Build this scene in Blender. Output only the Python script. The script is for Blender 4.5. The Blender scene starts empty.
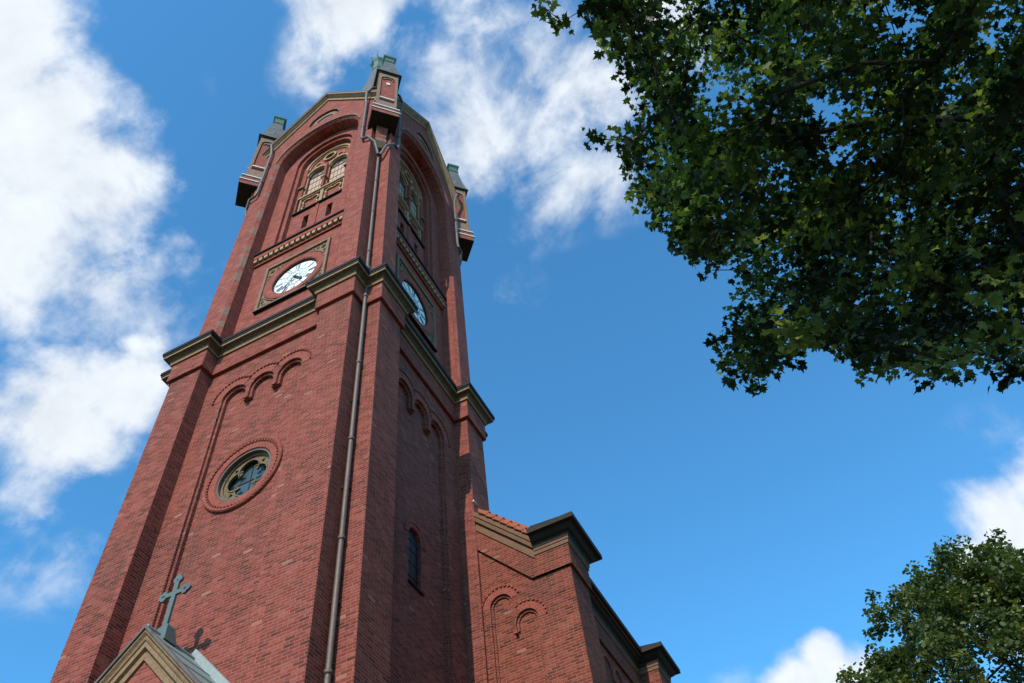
import bpy, bmesh, math, random
import numpy as np
from mathutils import Vector, Matrix
from mathutils.geometry import tessellate_polygon
R_ = math.radians
random.seed(7)
scene = bpy.context.scene
col = scene.collection
PI = math.pi

# ------------------------------------------------------------------ camera
EYE = Vector((11.3061, -13.8375, 0.0))
FW = Vector((-0.18811385, 0.56050355, 0.80650416))
RT = Vector((0.89280894, 0.43978019, -0.09739395))
UP = RT.cross(FW)
cam = bpy.data.cameras.new("camera")
cam.sensor_width = 36.0
cam.lens = 784.784 / 1024 * 36.0
cam.clip_start = 0.1
cam.clip_end = 4000
cam_o = bpy.data.objects.new("camera", cam)
cam_o.matrix_world = Matrix(((RT.x, UP.x, -FW.x, EYE.x), (RT.y, UP.y, -FW.y, EYE.y), (RT.z, UP.z, -FW.z, EYE.z), (0, 0, 0, 1)))
col.objects.link(cam_o)
scene.camera = cam_o
FPX = 784.784


def at(px, py, dist):
    """point seen in direction of a pixel at a distance from the eye (used only to lay out trees and clouds)"""
    d = (FW * FPX + RT * (px - 512) - UP * (py - 341.5)).normalized()
    return EYE + d * dist


# ------------------------------------------------------------------ light
SUN_EL, SUN_AZ = R_(37.2), R_(4.2)           # azimuth measured from -Y towards +X
SKY_STRENGTH = 0.15
SUN_STRENGTH = 4.8
EXPOSURE = 0.0
sv = Vector((math.sin(SUN_AZ) * math.cos(SUN_EL), -math.cos(SUN_AZ) * math.cos(SUN_EL), math.sin(SUN_EL)))
sun = bpy.data.lights.new("sun", 'SUN')
sun.energy = SUN_STRENGTH
sun.angle = R_(0.53)
sun.color = (1.0, 0.93, 0.82)
sun_o = bpy.data.objects.new("sun", sun)
sun_o.rotation_euler = sv.to_track_quat('Z', 'Y').to_euler()
sun_o.location = (30, -60, 60)
col.objects.link(sun_o)

world = bpy.data.worlds.new("World")
scene.world = world
world.use_nodes = True
wt = world.node_tree
wt.nodes.clear()


def wn(t, **k):
    n = wt.nodes.new(t)
    for a, b in k.items():
        setattr(n, a, b)
    return n


def wmath(op, a, b=None, clamp=False):
    n = wn('ShaderNodeMath', operation=op)
    n.use_clamp = clamp
    for i, x in enumerate((a, b)):
        if x is None:
            continue
        if isinstance(x, (int, float)):
            n.inputs[i].default_value = x
        else:
            wt.links.new(x, n.inputs[i])
    return n.outputs[0]


sky = wn('ShaderNodeTexSky', sky_type='NISHITA')
sky.sun_disc = False
sky.sun_elevation = SUN_EL
sky.sun_rotation = PI - SUN_AZ       # sky texture: 0 = +Y, clockwise seen from above
sky.altitude = 100
sky.air_density = 1.0
sky.dust_density = 0.6
sky.ozone_density = 3.0
tc = wn('ShaderNodeTexCoord')
DIRV = tc.outputs['Generated']
# clouds: bands of density around world directions, broken up by noise
nz0 = wn('ShaderNodeTexNoise', noise_dimensions='3D')
nz0.inputs['Scale'].default_value = 3.2
nz0.inputs['Detail'].default_value = 3
wt.links.new(DIRV, nz0.inputs['Vector'])
warp = wn('ShaderNodeVectorMath', operation='MULTIPLY_ADD')
sub = wn('ShaderNodeVectorMath', operation='SUBTRACT')
wt.links.new(nz0.outputs['Color'], sub.inputs[0])
sub.inputs[1].default_value = (0.5, 0.5, 0.5)
wt.links.new(sub.outputs[0], warp.inputs[0])
warp.inputs[1].default_value = (0.10, 0.10, 0.10)
wt.links.new(DIRV, warp.inputs[2])
WDIR = warp.outputs[0]
nz = wn('ShaderNodeTexNoise', noise_dimensions='3D')
nz.inputs['Scale'].default_value = 7.0
nz.inputs['Detail'].default_value = 9
nz.inputs['Roughness'].default_value = 0.58
nz.inputs['Distortion'].default_value = 0.25
wt.links.new(WDIR, nz.inputs['Vector'])
fb = nz.outputs['Fac']
nz2 = wn('ShaderNodeTexNoise', noise_dimensions='3D')
nz2.inputs['Scale'].default_value = 19.0
nz2.inputs['Detail'].default_value = 9
nz2.inputs['Roughness'].default_value = 0.6
wt.links.new(WDIR, nz2.inputs['Vector'])


def cloud_blob(px, py, rad, dens):
    d = (at(px, py, 1.0) - EYE).normalized()
    dot = wn('ShaderNodeVectorMath', operation='DOT_PRODUCT')
    nrm = wn('ShaderNodeVectorMath', operation='NORMALIZE')
    wt.links.new(WDIR, nrm.inputs[0])
    wt.links.new(nrm.outputs[0], dot.inputs[0])
    dot.inputs[1].default_value = d
    # angular distance squared ~ 2(1-cos)
    ang = sum(d.angle((at(px + a_, py + b_, 1.0) - EYE)) for a_, b_ in ((rad, 0), (-rad, 0), (0, rad), (0, -rad))) / 4 * 1.08
    a2 = wmath('MULTIPLY', wmath('SUBTRACT', 1.0, dot.outputs['Value']), 2.0 / (ang ** 2))
    f = wmath('SUBTRACT', 1.0, wmath('POWER', a2, 0.75), clamp=True)   # 1 in the middle, 0 at the rim
    return wmath('MULTIPLY', f, dens)


BLOBS = [  # px, py, radius in pixels of the view, density
    (-10, 30, 125, 1.3), (30, 130, 160, 1.35), (95, 170, 105, 1.2), (115, 110, 75, .85), (150, 170, 48, .6), (20, 245, 118, 1.2), (95, 232, 62, .9),
    (-90, 290, 105, 1.3), (40, 412, 108, 1.25), (115, 385, 72, 1.1), (135, 345, 45, .75), (20, 470, 78, .95), (-90, 450, 130, 1.3), (-200, 100, 220, 1.4),
    (350, 8, 72, 1.2), (320, -40, 66, 1.1), (388, -20, 55, 1.0), (340, 55, 36, .66),
    (485, 30, 55, .62), (600, 95, 62, .75), (630, 40, 60, .6), (660, 0, 60, .9), (560, 120, 48, .6),
    (1005, 525, 78, 1.3), (1050, 490, 75, 1.3), (1030, 600, 95, 1.25), (968, 550, 48, 1.0), (1010, 467, 17, .7),
    (832, 668, 42, 1.1), (812, 690, 46, 1.0), (790, 700, 36, .9), (870, 690, 60, 1.2),
]
VEILS = [(500, 50, 110, 1.0), (580, 110, 120, 1.1), (480, 130, 80, .9), (570, 170, 75, .7), (620, 180, 60, .55), (640, 60, 90, 1.0), (430, 90, 60, .6), (530, 220, 40, .34),
         (335, 95, 45, .45), (320, 60, 60, .7), (60, 520, 110, .6), (150, 250, 70, .6), (150, 90, 60, .5), (120, 300, 90, .7), (175, 180, 40, .5), (515, 285, 40, .35), (395, 40, 60, .8), (740, 700, 60, .4), (1000, 460, 60, .4)]
acc = None
for b in BLOBS:
    v = cloud_blob(*b)
    acc = v if acc is None else wmath('MAXIMUM', acc, v)
neg = None
for b in ((62, 314, 30, .55), (115, 306, 28, .6), (90, 310, 26, .55)):
    v = cloud_blob(*b)
    neg = v if neg is None else wmath('MAXIMUM', neg, v)
acc = wmath('SUBTRACT', acc, neg, clamp=False)
acc = wmath('MAXIMUM', acc, 0.0)
# soft cloud added outside the view, its amount set to tune the fill light
bn = wn('ShaderNodeTexNoise', noise_dimensions='3D')
bn.inputs['Scale'].default_value = 2.2
bn.inputs['Detail'].default_value = 4
wt.links.new(DIRV, bn.inputs['Vector'])
fwd = wn('ShaderNodeVectorMath', operation='DOT_PRODUCT')
wt.links.new(DIRV, fwd.inputs[0])
fwd.inputs[1].default_value = FW
away = wmath('MULTIPLY', wmath('SUBTRACT', 0.62, fwd.outputs['Value']), 5.0, clamp=True)
other = wmath('MULTIPLY', wmath('MULTIPLY', wmath('SUBTRACT', bn.outputs['Fac'], 0.53), 5.0, clamp=True), away)
acc = wmath('MAXIMUM', acc, other)
dens = wmath('ADD', acc, wmath('MULTIPLY', wmath('SUBTRACT', fb, 0.5), 1.9))
dens = wmath('ADD', dens, wmath('MULTIPLY', wmath('SUBTRACT', nz2.outputs['Fac'], 0.5), .85))
dens = wmath('MULTIPLY', wmath('SUBTRACT', dens, 0.30), wmath('MINIMUM', wmath('MULTIPLY', acc, 3.0), 1.0))
mr = wn('ShaderNodeMapRange', interpolation_type='SMOOTHSTEP')
wt.links.new(dens, mr.inputs['Value'])
mr.inputs['From Min'].default_value = 0.0
mr.inputs['From Max'].default_value = 0.76
vacc = None
for b in VEILS:
    v = cloud_blob(*b)
    vacc = v if vacc is None else wmath('MAXIMUM', vacc, v)
vmr = wn('ShaderNodeMapRange', interpolation_type='SMOOTHSTEP')
vn = wmath('ADD', wmath('MULTIPLY', fb, 0.7), wmath('MULTIPLY', nz2.outputs['Fac'], 0.3))
wt.links.new(wmath('ADD', vn, wmath('MULTIPLY', wmath('SUBTRACT', vacc, 1.0), 0.16)), vmr.inputs['Value'])
vmr.inputs['From Min'].default_value = 0.36
vmr.inputs['From Max'].default_value = 0.62
veil = wmath('MULTIPLY', wmath('MULTIPLY', vmr.outputs['Result'], wmath('MINIMUM', wmath('MULTIPLY', vacc, 2.2), 1.0)), 0.90)
solid = wmath('MULTIPLY', mr.outputs['Result'], 0.97)
mask = wmath('SUBTRACT', 1.0, wmath('MULTIPLY', wmath('SUBTRACT', 1.0, solid), wmath('SUBTRACT', 1.0, veil)))
# cloud body: bright where dense, greyer in the folds
shade = wn('ShaderNodeMapRange')
wt.links.new(nz2.outputs['Fac'], shade.inputs['Value'])
shade.inputs['From Min'].default_value = 0.3
shade.inputs['From Max'].default_value = 0.7
shade.inputs['To Min'].default_value = 0.90
shade.inputs['To Max'].default_value = 1.06
bgs = wn('ShaderNodeBackground')
bgs.inputs['Strength'].default_value = SKY_STRENGTH
tint = wn('ShaderNodeMix', data_type='RGBA', blend_type='MULTIPLY')
tint.inputs['Factor'].default_value = 1.0
tint.inputs['B'].default_value = (0.74, 1.68, 1.97, 1)
wt.links.new(sky.outputs[0], tint.inputs['A'])
wt.links.new(tint.outputs['Result'], bgs.inputs['Color'])
bgc = wn('ShaderNodeBackground')
CLOUD = 1.0
cc = wn('ShaderNodeVectorMath', operation='SCALE')
cc.inputs[0].default_value = (0.90, 0.955, 1.02)
wt.links.new(shade.outputs['Result'], cc.inputs['Scale'])
wt.links.new(cc.outputs[0], bgc.inputs['Color'])
bgc.inputs['Strength'].default_value = CLOUD
mx = wn('ShaderNodeMixShader')
wt.links.new(mask, mx.inputs[0])
wt.links.new(bgs.outputs[0], mx.inputs[1])
wt.links.new(bgc.outputs[0], mx.inputs[2])
wo = wn('ShaderNodeOutputWorld')
wt.links.new(mx.outputs[0], wo.inputs[0])

scene.view_settings.view_transform = 'Standard'
scene.view_settings.look = 'None'
scene.view_settings.exposure = EXPOSURE
scene.view_settings.gamma = 1
scene.view_settings.use_curve_mapping = False
scene.cycles.max_bounces = 6


# ------------------------------------------------------------------ materials
def mat(name):
    m = bpy.data.materials.new(name)
    m.use_nodes = True
    nt = m.node_tree
    b = nt.nodes['Principled BSDF']
    return m, nt, b


class NT:
    def __init__(s, nt):
        s.nt = nt

    def n(s, t, **k):
        n = s.nt.nodes.new(t)
        for a, b in k.items():
            setattr(n, a, b)
        return n

    def l(s, a, b):
        s.nt.links.new(a, b)

    def m(s, op, a, b=None, c=None, clamp=False):
        n = s.n('ShaderNodeMath', operation=op)
        n.use_clamp = clamp
        for i, x in enumerate((a, b, c)):
            if x is None:
                continue
            if isinstance(x, (int, float)):
                n.inputs[i].default_value = x
            else:
                s.l(x, n.inputs[i])
        return n.outputs[0]

    def noise(s, vec, scale, detail=4, rough=.55, dist=0.):
        n = s.n('ShaderNodeTexNoise')
        s.l(vec, n.inputs['Vector'])
        n.inputs['Scale'].default_value = scale
        n.inputs['Detail'].default_value = detail
        n.inputs['Roughness'].default_value = rough
        n.inputs['Distortion'].default_value = dist
        return n.outputs['Fac']

    def ramp(s, fac, stops, interp='LINEAR'):
        r = s.n('ShaderNodeValToRGB')
        r.color_ramp.interpolation = interp
        el = r.color_ramp.elements
        while len(el) < len(stops):
            el.new(0.5)
        for e, (p, c) in zip(el, stops):
            e.position = p
            e.color = (*c, 1)
        s.l(fac, r.inputs[0])
        return r.outputs[0]

    def mix(s, fac, a, b, bt='MIX'):
        n = s.n('ShaderNodeMix', data_type='RGBA', blend_type=bt)
        for k, x in (('Factor', fac), ('A', a), ('B', b)):
            if isinstance(x, (int, float)):
                n.inputs[k].default_value = x
            elif isinstance(x, tuple):
                n.inputs[k].default_value = (*x, 1)
            else:
                s.l(x, n.inputs[k])
        return n.outputs['Result']


def brick_material(name, cols, mortar=(0.20, 0.105, 0.078), bw=0.24, bh=0.074, mw=0.0085, warm=1.0, stain=1.0):
    m, nt, b = mat(name)
    g = NT(nt)
    geo = g.n('ShaderNodeNewGeometry')
    pos = geo.outputs['Position']
    cr = g.n('ShaderNodeVectorMath', operation='CROSS_PRODUCT')
    g.l(geo.outputs['True Normal'], cr.inputs[0])
    cr.inputs[1].default_value = (0, 0, 1)
    nn = g.n('ShaderNodeVectorMath', operation='NORMALIZE')
    g.l(cr.outputs[0], nn.inputs[0])
    dt = g.n('ShaderNodeVectorMath', operation='DOT_PRODUCT')
    g.l(nn.outputs[0], dt.inputs[0])
    g.l(pos, dt.inputs[1])
    sp = g.n('ShaderNodeSeparateXYZ')
    g.l(pos, sp.inputs[0])
    # hand-laid wobble
    wob = g.noise(pos, 1.7, 2)
    zz = g.m('ADD', sp.outputs['Z'], g.m('MULTIPLY', g.m('SUBTRACT', wob, 0.5), 0.02))
    vrow = g.m('DIVIDE', zz, bh)
    row = g.m('FLOOR', vrow)
    par = g.m('MODULO', g.m('ABSOLUTE', row), 2.0)
    u = g.m('ADD', g.m('DIVIDE', dt.outputs['Value'], bw), g.m('MULTIPLY', par, 0.5))
    u = g.m('ADD', u, g.m('MULTIPLY', g.m('SINE', g.m('MULTIPLY', row, 12.9898)), 0.07))
    ci = g.m('FLOOR', u)
    fu = g.m('SUBTRACT', u, ci)
    fv = g.m('SUBTRACT', vrow, row)
    du = g.m('MULTIPLY', g.m('MINIMUM', fu, g.m('SUBTRACT', 1.0, fu)), bw)
    dv = g.m('MULTIPLY', g.m('MINIMUM', fv, g.m('SUBTRACT', 1.0, fv)), bh)
    dd = g.m('MINIMUM', du, dv)
    mm = g.n('ShaderNodeMapRange', interpolation_type='SMOOTHSTEP')
    g.l(dd, mm.inputs['Value'])
    mm.inputs['From Min'].default_value = mw * .45
    mm.inputs['From Max'].default_value = mw * .95
    isb = mm.outputs['Result']
    cv = g.n('ShaderNodeCombineXYZ')
    g.l(ci, cv.inputs[0])
    g.l(row, cv.inputs[1])
    wnz = g.n('ShaderNodeTexWhiteNoise', noise_dimensions='3D')
    g.l(cv.outputs[0], wnz.inputs['Vector'])
    rnd = wnz.outputs['Value']
    base = g.ramp(rnd, cols)
    # large patches of lighter / darker firing batches and weather
    big = g.noise(pos, 0.35, 5, .6)
    base = g.mix(g.m('MULTIPLY', g.m('SUBTRACT', big, 0.40, clamp=True), 1.1 * stain), base, (0.25, 0.060, 0.042))
    fine = g.noise(pos, 38, 4, .7)
    base = g.mix(1.0, base, g.ramp(fine, [(0.25, (0.72, .72, .72)), (0.75, (1.22, 1.22, 1.22))]), 'MULTIPLY')
    mid = g.noise(pos, 4.5, 5, .7)
    base = g.mix(1.0, base, g.ramp(mid, [(0.28, (0.72, .74, .74)), (0.5, (1.0, 1.0, 1.0)), (0.72, (1.2, 1.36, 1.38))]), 'MULTIPLY')
    # sooty drips in vertical streaks
    mp = g.n('ShaderNodeMapping')
    mp.inputs['Scale'].default_value = (2.6, 2.6, 0.22)
    g.l(pos, mp.inputs['Vector'])
    st = g.noise(mp.outputs[0], 1.0, 5, .6)
    stf = g.m('MULTIPLY', g.m('SUBTRACT', st, 0.56, clamp=True), 2.4 * stain, clamp=True)
    base = g.mix(stf, base, (0.055, 0.022, 0.016))
    # rain-washed soot hanging below the ledges
    zc_ = sp.outputs['Z']
    mp3 = g.n('ShaderNodeMapping')
    mp3.inputs['Scale'].default_value = (3.4, 3.4, 0.12)
    g.l(pos, mp3.inputs['Vector'])
    st3 = g.noise(mp3.outputs[0], 1.0, 6, .65)
    for zl, ln_ in ((20.0, 3.2), (13.7, 2.6), (27.1, 2.2), (34.2, 2.4), (12.8, 2.0)):
        dz = g.m('SUBTRACT', zl, zc_)
        fz = g.m('MULTIPLY', g.m('GREATER_THAN', dz, 0.0), g.m('SUBTRACT', 1.0, g.m('DIVIDE', dz, ln_), clamp=True))
        fk = g.m('MULTIPLY', fz, g.m('MULTIPLY', g.m('SUBTRACT', st3, 0.46, clamp=True), 4.0, clamp=True), clamp=True)
        base = g.mix(g.m('MULTIPLY', fk, .55 * stain), base, (0.06, 0.028, 0.021))
    # pale lime bloom on single bricks
    w2 = g.n('ShaderNodeTexWhiteNoise', noise_dimensions='3D')
    mp2 = g.n('ShaderNodeVectorMath', operation='ADD')
    g.l(cv.outputs[0], mp2.inputs[0])
    mp2.inputs[1].default_value = (17.3, 5.1, 2.2)
    g.l(mp2.outputs[0], w2.inputs['Vector'])
    bl = g.m('MULTIPLY', g.m('GREATER_THAN', w2.outputs['Value'], 0.993), g.m('MULTIPLY', fine, 1.0))
    base = g.mix(bl, base, (0.36, 0.19, 0.14))
    mort = g.mix(big, mortar, tuple(x * 1.5 for x in mortar))
    colr = g.mix(isb, mort, base)
    if warm != 1.0:
        colr = g.mix(1.0, colr, (warm, 1, 1), 'MULTIPLY')
    g.l(colr, b.inputs['Base Color'])
    b.inputs['Roughness'].default_value = 0.9
    b.inputs['Specular IOR Level'].default_value = 0.12
    h = g.m('ADD', g.m('MULTIPLY', isb, 0.7), g.m('ADD', g.m('MULTIPLY', rnd, 0.35), g.m('MULTIPLY', fine, 0.3)))
    bp = g.n('ShaderNodeBump')
    bp.inputs['Distance'].default_value = 0.008
    bp.inputs['Strength'].default_value = 0.8
    g.l(h, bp.inputs['Height'])
    g.l(bp.outputs[0], b.inputs['Normal'])
    return m


REDS = [(0.0, (0.085, 0.023, 0.017)), (0.12, (0.14, 0.029, 0.021)), (0.40, (0.195, 0.037, 0.026)), (0.70, (0.225, 0.045, 0.033)), (1.0, (0.26, 0.066, 0.050))]
REDS_SM = [(0.0, (0.16, 0.030, 0.023)), (0.45, (0.235, 0.045, 0.034)), (1.0, (0.31, 0.070, 0.053))]
M = {}
M['brick'] = brick_material("red_brick", REDS)
M['brick_up'] = brick_material("upper_red_brick", [(p, (r * 1.0, gg * 1.08, bb * 1.08)) for p, (r, gg, bb) in REDS_SM], stain=.8)
M['brick_nave'] = brick_material("brown_red_brick", [(0.0, (0.07, 0.018, 0.012)), (0.12, (0.125, 0.024, 0.015)), (0.40, (0.17, 0.031, 0.019)), (0.70, (0.20, 0.039, 0.024)), (1.0, (0.225, 0.055, 0.034))], mortar=(.18, .11, .078))
M['brick_ring'] = brick_material("moulded_red_brick", [(0, (.23, .042, .029)), (1, (.29, .058, .040))], stain=.4, bw=.1, bh=.08)


def stone(name, c1, c2, dark, dirt=.5, rough=.8, scale=1.0, bump=.01):
    m, nt, b = mat(name)
    g = NT(nt)
    geo = g.n('ShaderNodeNewGeometry')
    pos = geo.outputs['Position']
    a = g.noise(pos, 1.3 * scale, 6, .65)
    f = g.noise(pos, 14 * scale, 5, .7)
    c = g.mix(a, c1, c2)
    c = g.mix(g.m('MULTIPLY', g.m('SUBTRACT', f, 1 - dirt - .05, clamp=True), 3.0, clamp=True), c, dark)
    mp = g.n('ShaderNodeMapping')
    mp.inputs['Scale'].default_value = (5, 5, 0.6)
    g.l(pos, mp.inputs['Vector'])
    s = g.noise(mp.outputs[0], 1.0, 5, .6)
    c = g.mix(g.m('MULTIPLY', g.m('SUBTRACT', s, 0.5, clamp=True), 2.2, clamp=True), c, dark)
    g.l(c, b.inputs['Base Color'])
    b.inputs['Roughness'].default_value = rough
    b.inputs['Specular IOR Level'].default_value = .15 if rough >= .7 else .3
    bp = g.n('ShaderNodeBump')
    bp.inputs['Distance'].default_value = bump
    g.l(f, bp.inputs['Height'])
    g.l(bp.outputs[0], b.inputs['Normal'])
    return m


M['ochre'] = stone("ochre_cornice_stone", (.30, .18, .098), (.22, .13, .072), (.10, .075, .045), dirt=.48)
M['cornice'] = stone("weathered_shaded_cove_stone", (.10, .06, .032), (.14, .085, .046), (.03, .02, .013), dirt=.52)
M['cream'] = stone("cream_tracery_stone", (.42, .275, .155), (.30, .19, .11), (.13, .095, .06), dirt=.46)
M['tan'] = stone("grey_brown_sandstone", (.27, .17, .115), (.20, .125, .088), (.09, .065, .05), dirt=.5)
M['white_ledge'] = stone("pale_zinc_ledge", (.62, .60, .57), (.50, .48, .46), (.30, .28, .26), dirt=.3)
M['dark_metal'] = stone("dark_flashing", (.014, .012, .011), (.022, .018, .016), (.008, .007, .007), rough=.7)
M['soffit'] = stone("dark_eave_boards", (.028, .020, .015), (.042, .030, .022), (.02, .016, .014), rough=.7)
M['quoin'] = stone("stained_quoin", (.20, .115, .085), (.165, .095, .07), (.10, .05, .038), dirt=.5)
M['zinc'] = stone("aged_zinc_pipe", (.11, .078, .065), (.15, .115, .10), (.05, .034, .028), rough=.55, dirt=.4)
M['zinc'].node_tree.nodes['Principled BSDF'].inputs['Metallic'].default_value = .25
M['pipe_dark'] = stone("dark_painted_pipe", (.085, .07, .065), (.13, .11, .10), (.04, .033, .03), rough=.55, dirt=.42)
M['oc_stone'] = stone("dark_tan_tracery", (.20, .135, .07), (.145, .10, .058), (.06, .045, .032), dirt=.5)
M['clockstone'] = stone("brown_carved_stone", (.255, .16, .10), (.19, .115, .072), (.085, .055, .036), dirt=.5)
M['rake'] = stone("buff_gable_stone", (.36, .22, .125), (.27, .165, .098), (.10, .068, .045), dirt=.47)
M['verge'] = stone("brown_brick_verge", (.20, .105, .062), (.14, .075, .045), (.10, .06, .04), dirt=.48)
M['copper'] = stone("verdigris_copper", (.04, .095, .07), (.08, .16, .12), (.018, .026, .022), dirt=.46, rough=.6)
M['copper_pale'] = stone("pale_copper_sheet", (.17, .22, .21), (.23, .28, .27), (.11, .21, .17), dirt=.44, rough=.5)
M['coping'] = stone("grey_coping_sheet", (.25, .28, .27), (.32, .33, .32), (.14, .17, .16), dirt=.42)
M['cross'] = stone("dull_green_metal", (.075, .105, .10), (.10, .13, .12), (.045, .06, .055), dirt=.4, rough=.55)


def slate_mat():
    m, nt, b = mat("grey_slate")
    g = NT(nt)
    geo = g.n('ShaderNodeNewGeometry')
    pos = geo.outputs['Position']
    bt = g.n('ShaderNodeTexBrick')
    cr = g.n('ShaderNodeVectorMath', operation='CROSS_PRODUCT')
    g.l(geo.outputs['True Normal'], cr.inputs[0])
    cr.inputs[1].default_value = (0, 0, 1)
    nn = g.n('ShaderNodeVectorMath', operation='NORMALIZE')
    g.l(cr.outputs[0], nn.inputs[0])
    dt = g.n('ShaderNodeVectorMath', operation='DOT_PRODUCT')
    g.l(nn.outputs[0], dt.inputs[0])
    g.l(pos, dt.inputs[1])
    sp = g.n('ShaderNodeSeparateXYZ')
    g.l(pos, sp.inputs[0])
    cv = g.n('ShaderNodeCombineXYZ')
    g.l(dt.outputs['Value'], cv.inputs[0])
    g.l(sp.outputs['Z'], cv.inputs[1])
    g.l(cv.outputs[0], bt.inputs['Vector'])
    bt.inputs['Scale'].default_value = 1.0
    bt.inputs['Brick Width'].default_value = .34
    bt.inputs['Row Height'].default_value = .30
    bt.inputs['Mortar Size'].default_value = .015
    bt.inputs['Color1'].default_value = (.075, .075, .08, 1)
    bt.inputs['Color2'].default_value = (.12, .118, .12, 1)
    bt.inputs['Mortar'].default_value = (.03, .03, .03, 1)
    f = g.noise(pos, 9, 4)
    c = g.mix(.5, bt.outputs['Color'], g.ramp(f, [(.3, (.06, .06, .065)), (.7, (.15, .15, .15))]))
    g.l(c, b.inputs['Base Color'])
    b.inputs['Roughness'].default_value = .7
    b.inputs['Specular IOR Level'].default_value = .2
    return m


M['slate'] = slate_mat()
M['tile'] = stone("red_clay_tile", (.29, .075, .045), (.35, .115, .065), (.15, .055, .036), dirt=.45)


def plain(name, c, rough=.5, metal=0., spec=.5):
    m, nt, b = mat(name)
    g = NT(nt)
    geo = g.n('ShaderNodeNewGeometry')
    f = g.noise(geo.outputs['Position'], 11, 4)
    cc_ = g.mix(1.0, c, g.ramp(f, [(.2, (.88, .88, .88)), (.8, (1.1, 1.1, 1.1))]), 'MULTIPLY')
    g.l(cc_, b.inputs['Base Color'])
    b.inputs['Roughness'].default_value = rough
    b.inputs['Metallic'].default_value = metal
    b.inputs['Specular IOR Level'].default_value = spec
    return m


M['dial'] = plain("white_dial_enamel", (.80, .79, .76), .5, spec=.2)
M['numeral'] = plain("grey_blue_dial_paint", (.13, .15, .18), .6, spec=.2)
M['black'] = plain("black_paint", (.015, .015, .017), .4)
M['glass'] = plain("leaded_glass", (.045, .07, .078), .3, spec=.4)
M['pane'] = plain("cream_translucent_pane", (.43, .29, .22), .8, spec=.15)
M['louvre'] = plain("dark_green_louvre", (.03, .034, .026), .6)
M['darkglass'] = plain("dark_window_glass", (.012, .015, .014), .4, spec=.3)


# ------------------------------------------------------------------ mesh helper
FRAMES = {
    0: lambda x, d, z: (x, -d, z),      # west-style front, facing -Y
    1: lambda x, d, z: (d, x, z),       # right side, facing +X
    2: lambda x, d, z: (-x, d, z),
    3: lambda x, d, z: (-d, -x, z),
}
Q = math.sqrt(.5)


def turret_frame(t, n, z):              # local frame of a turret: n outward, t sideways
    return (t, n, z)


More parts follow.
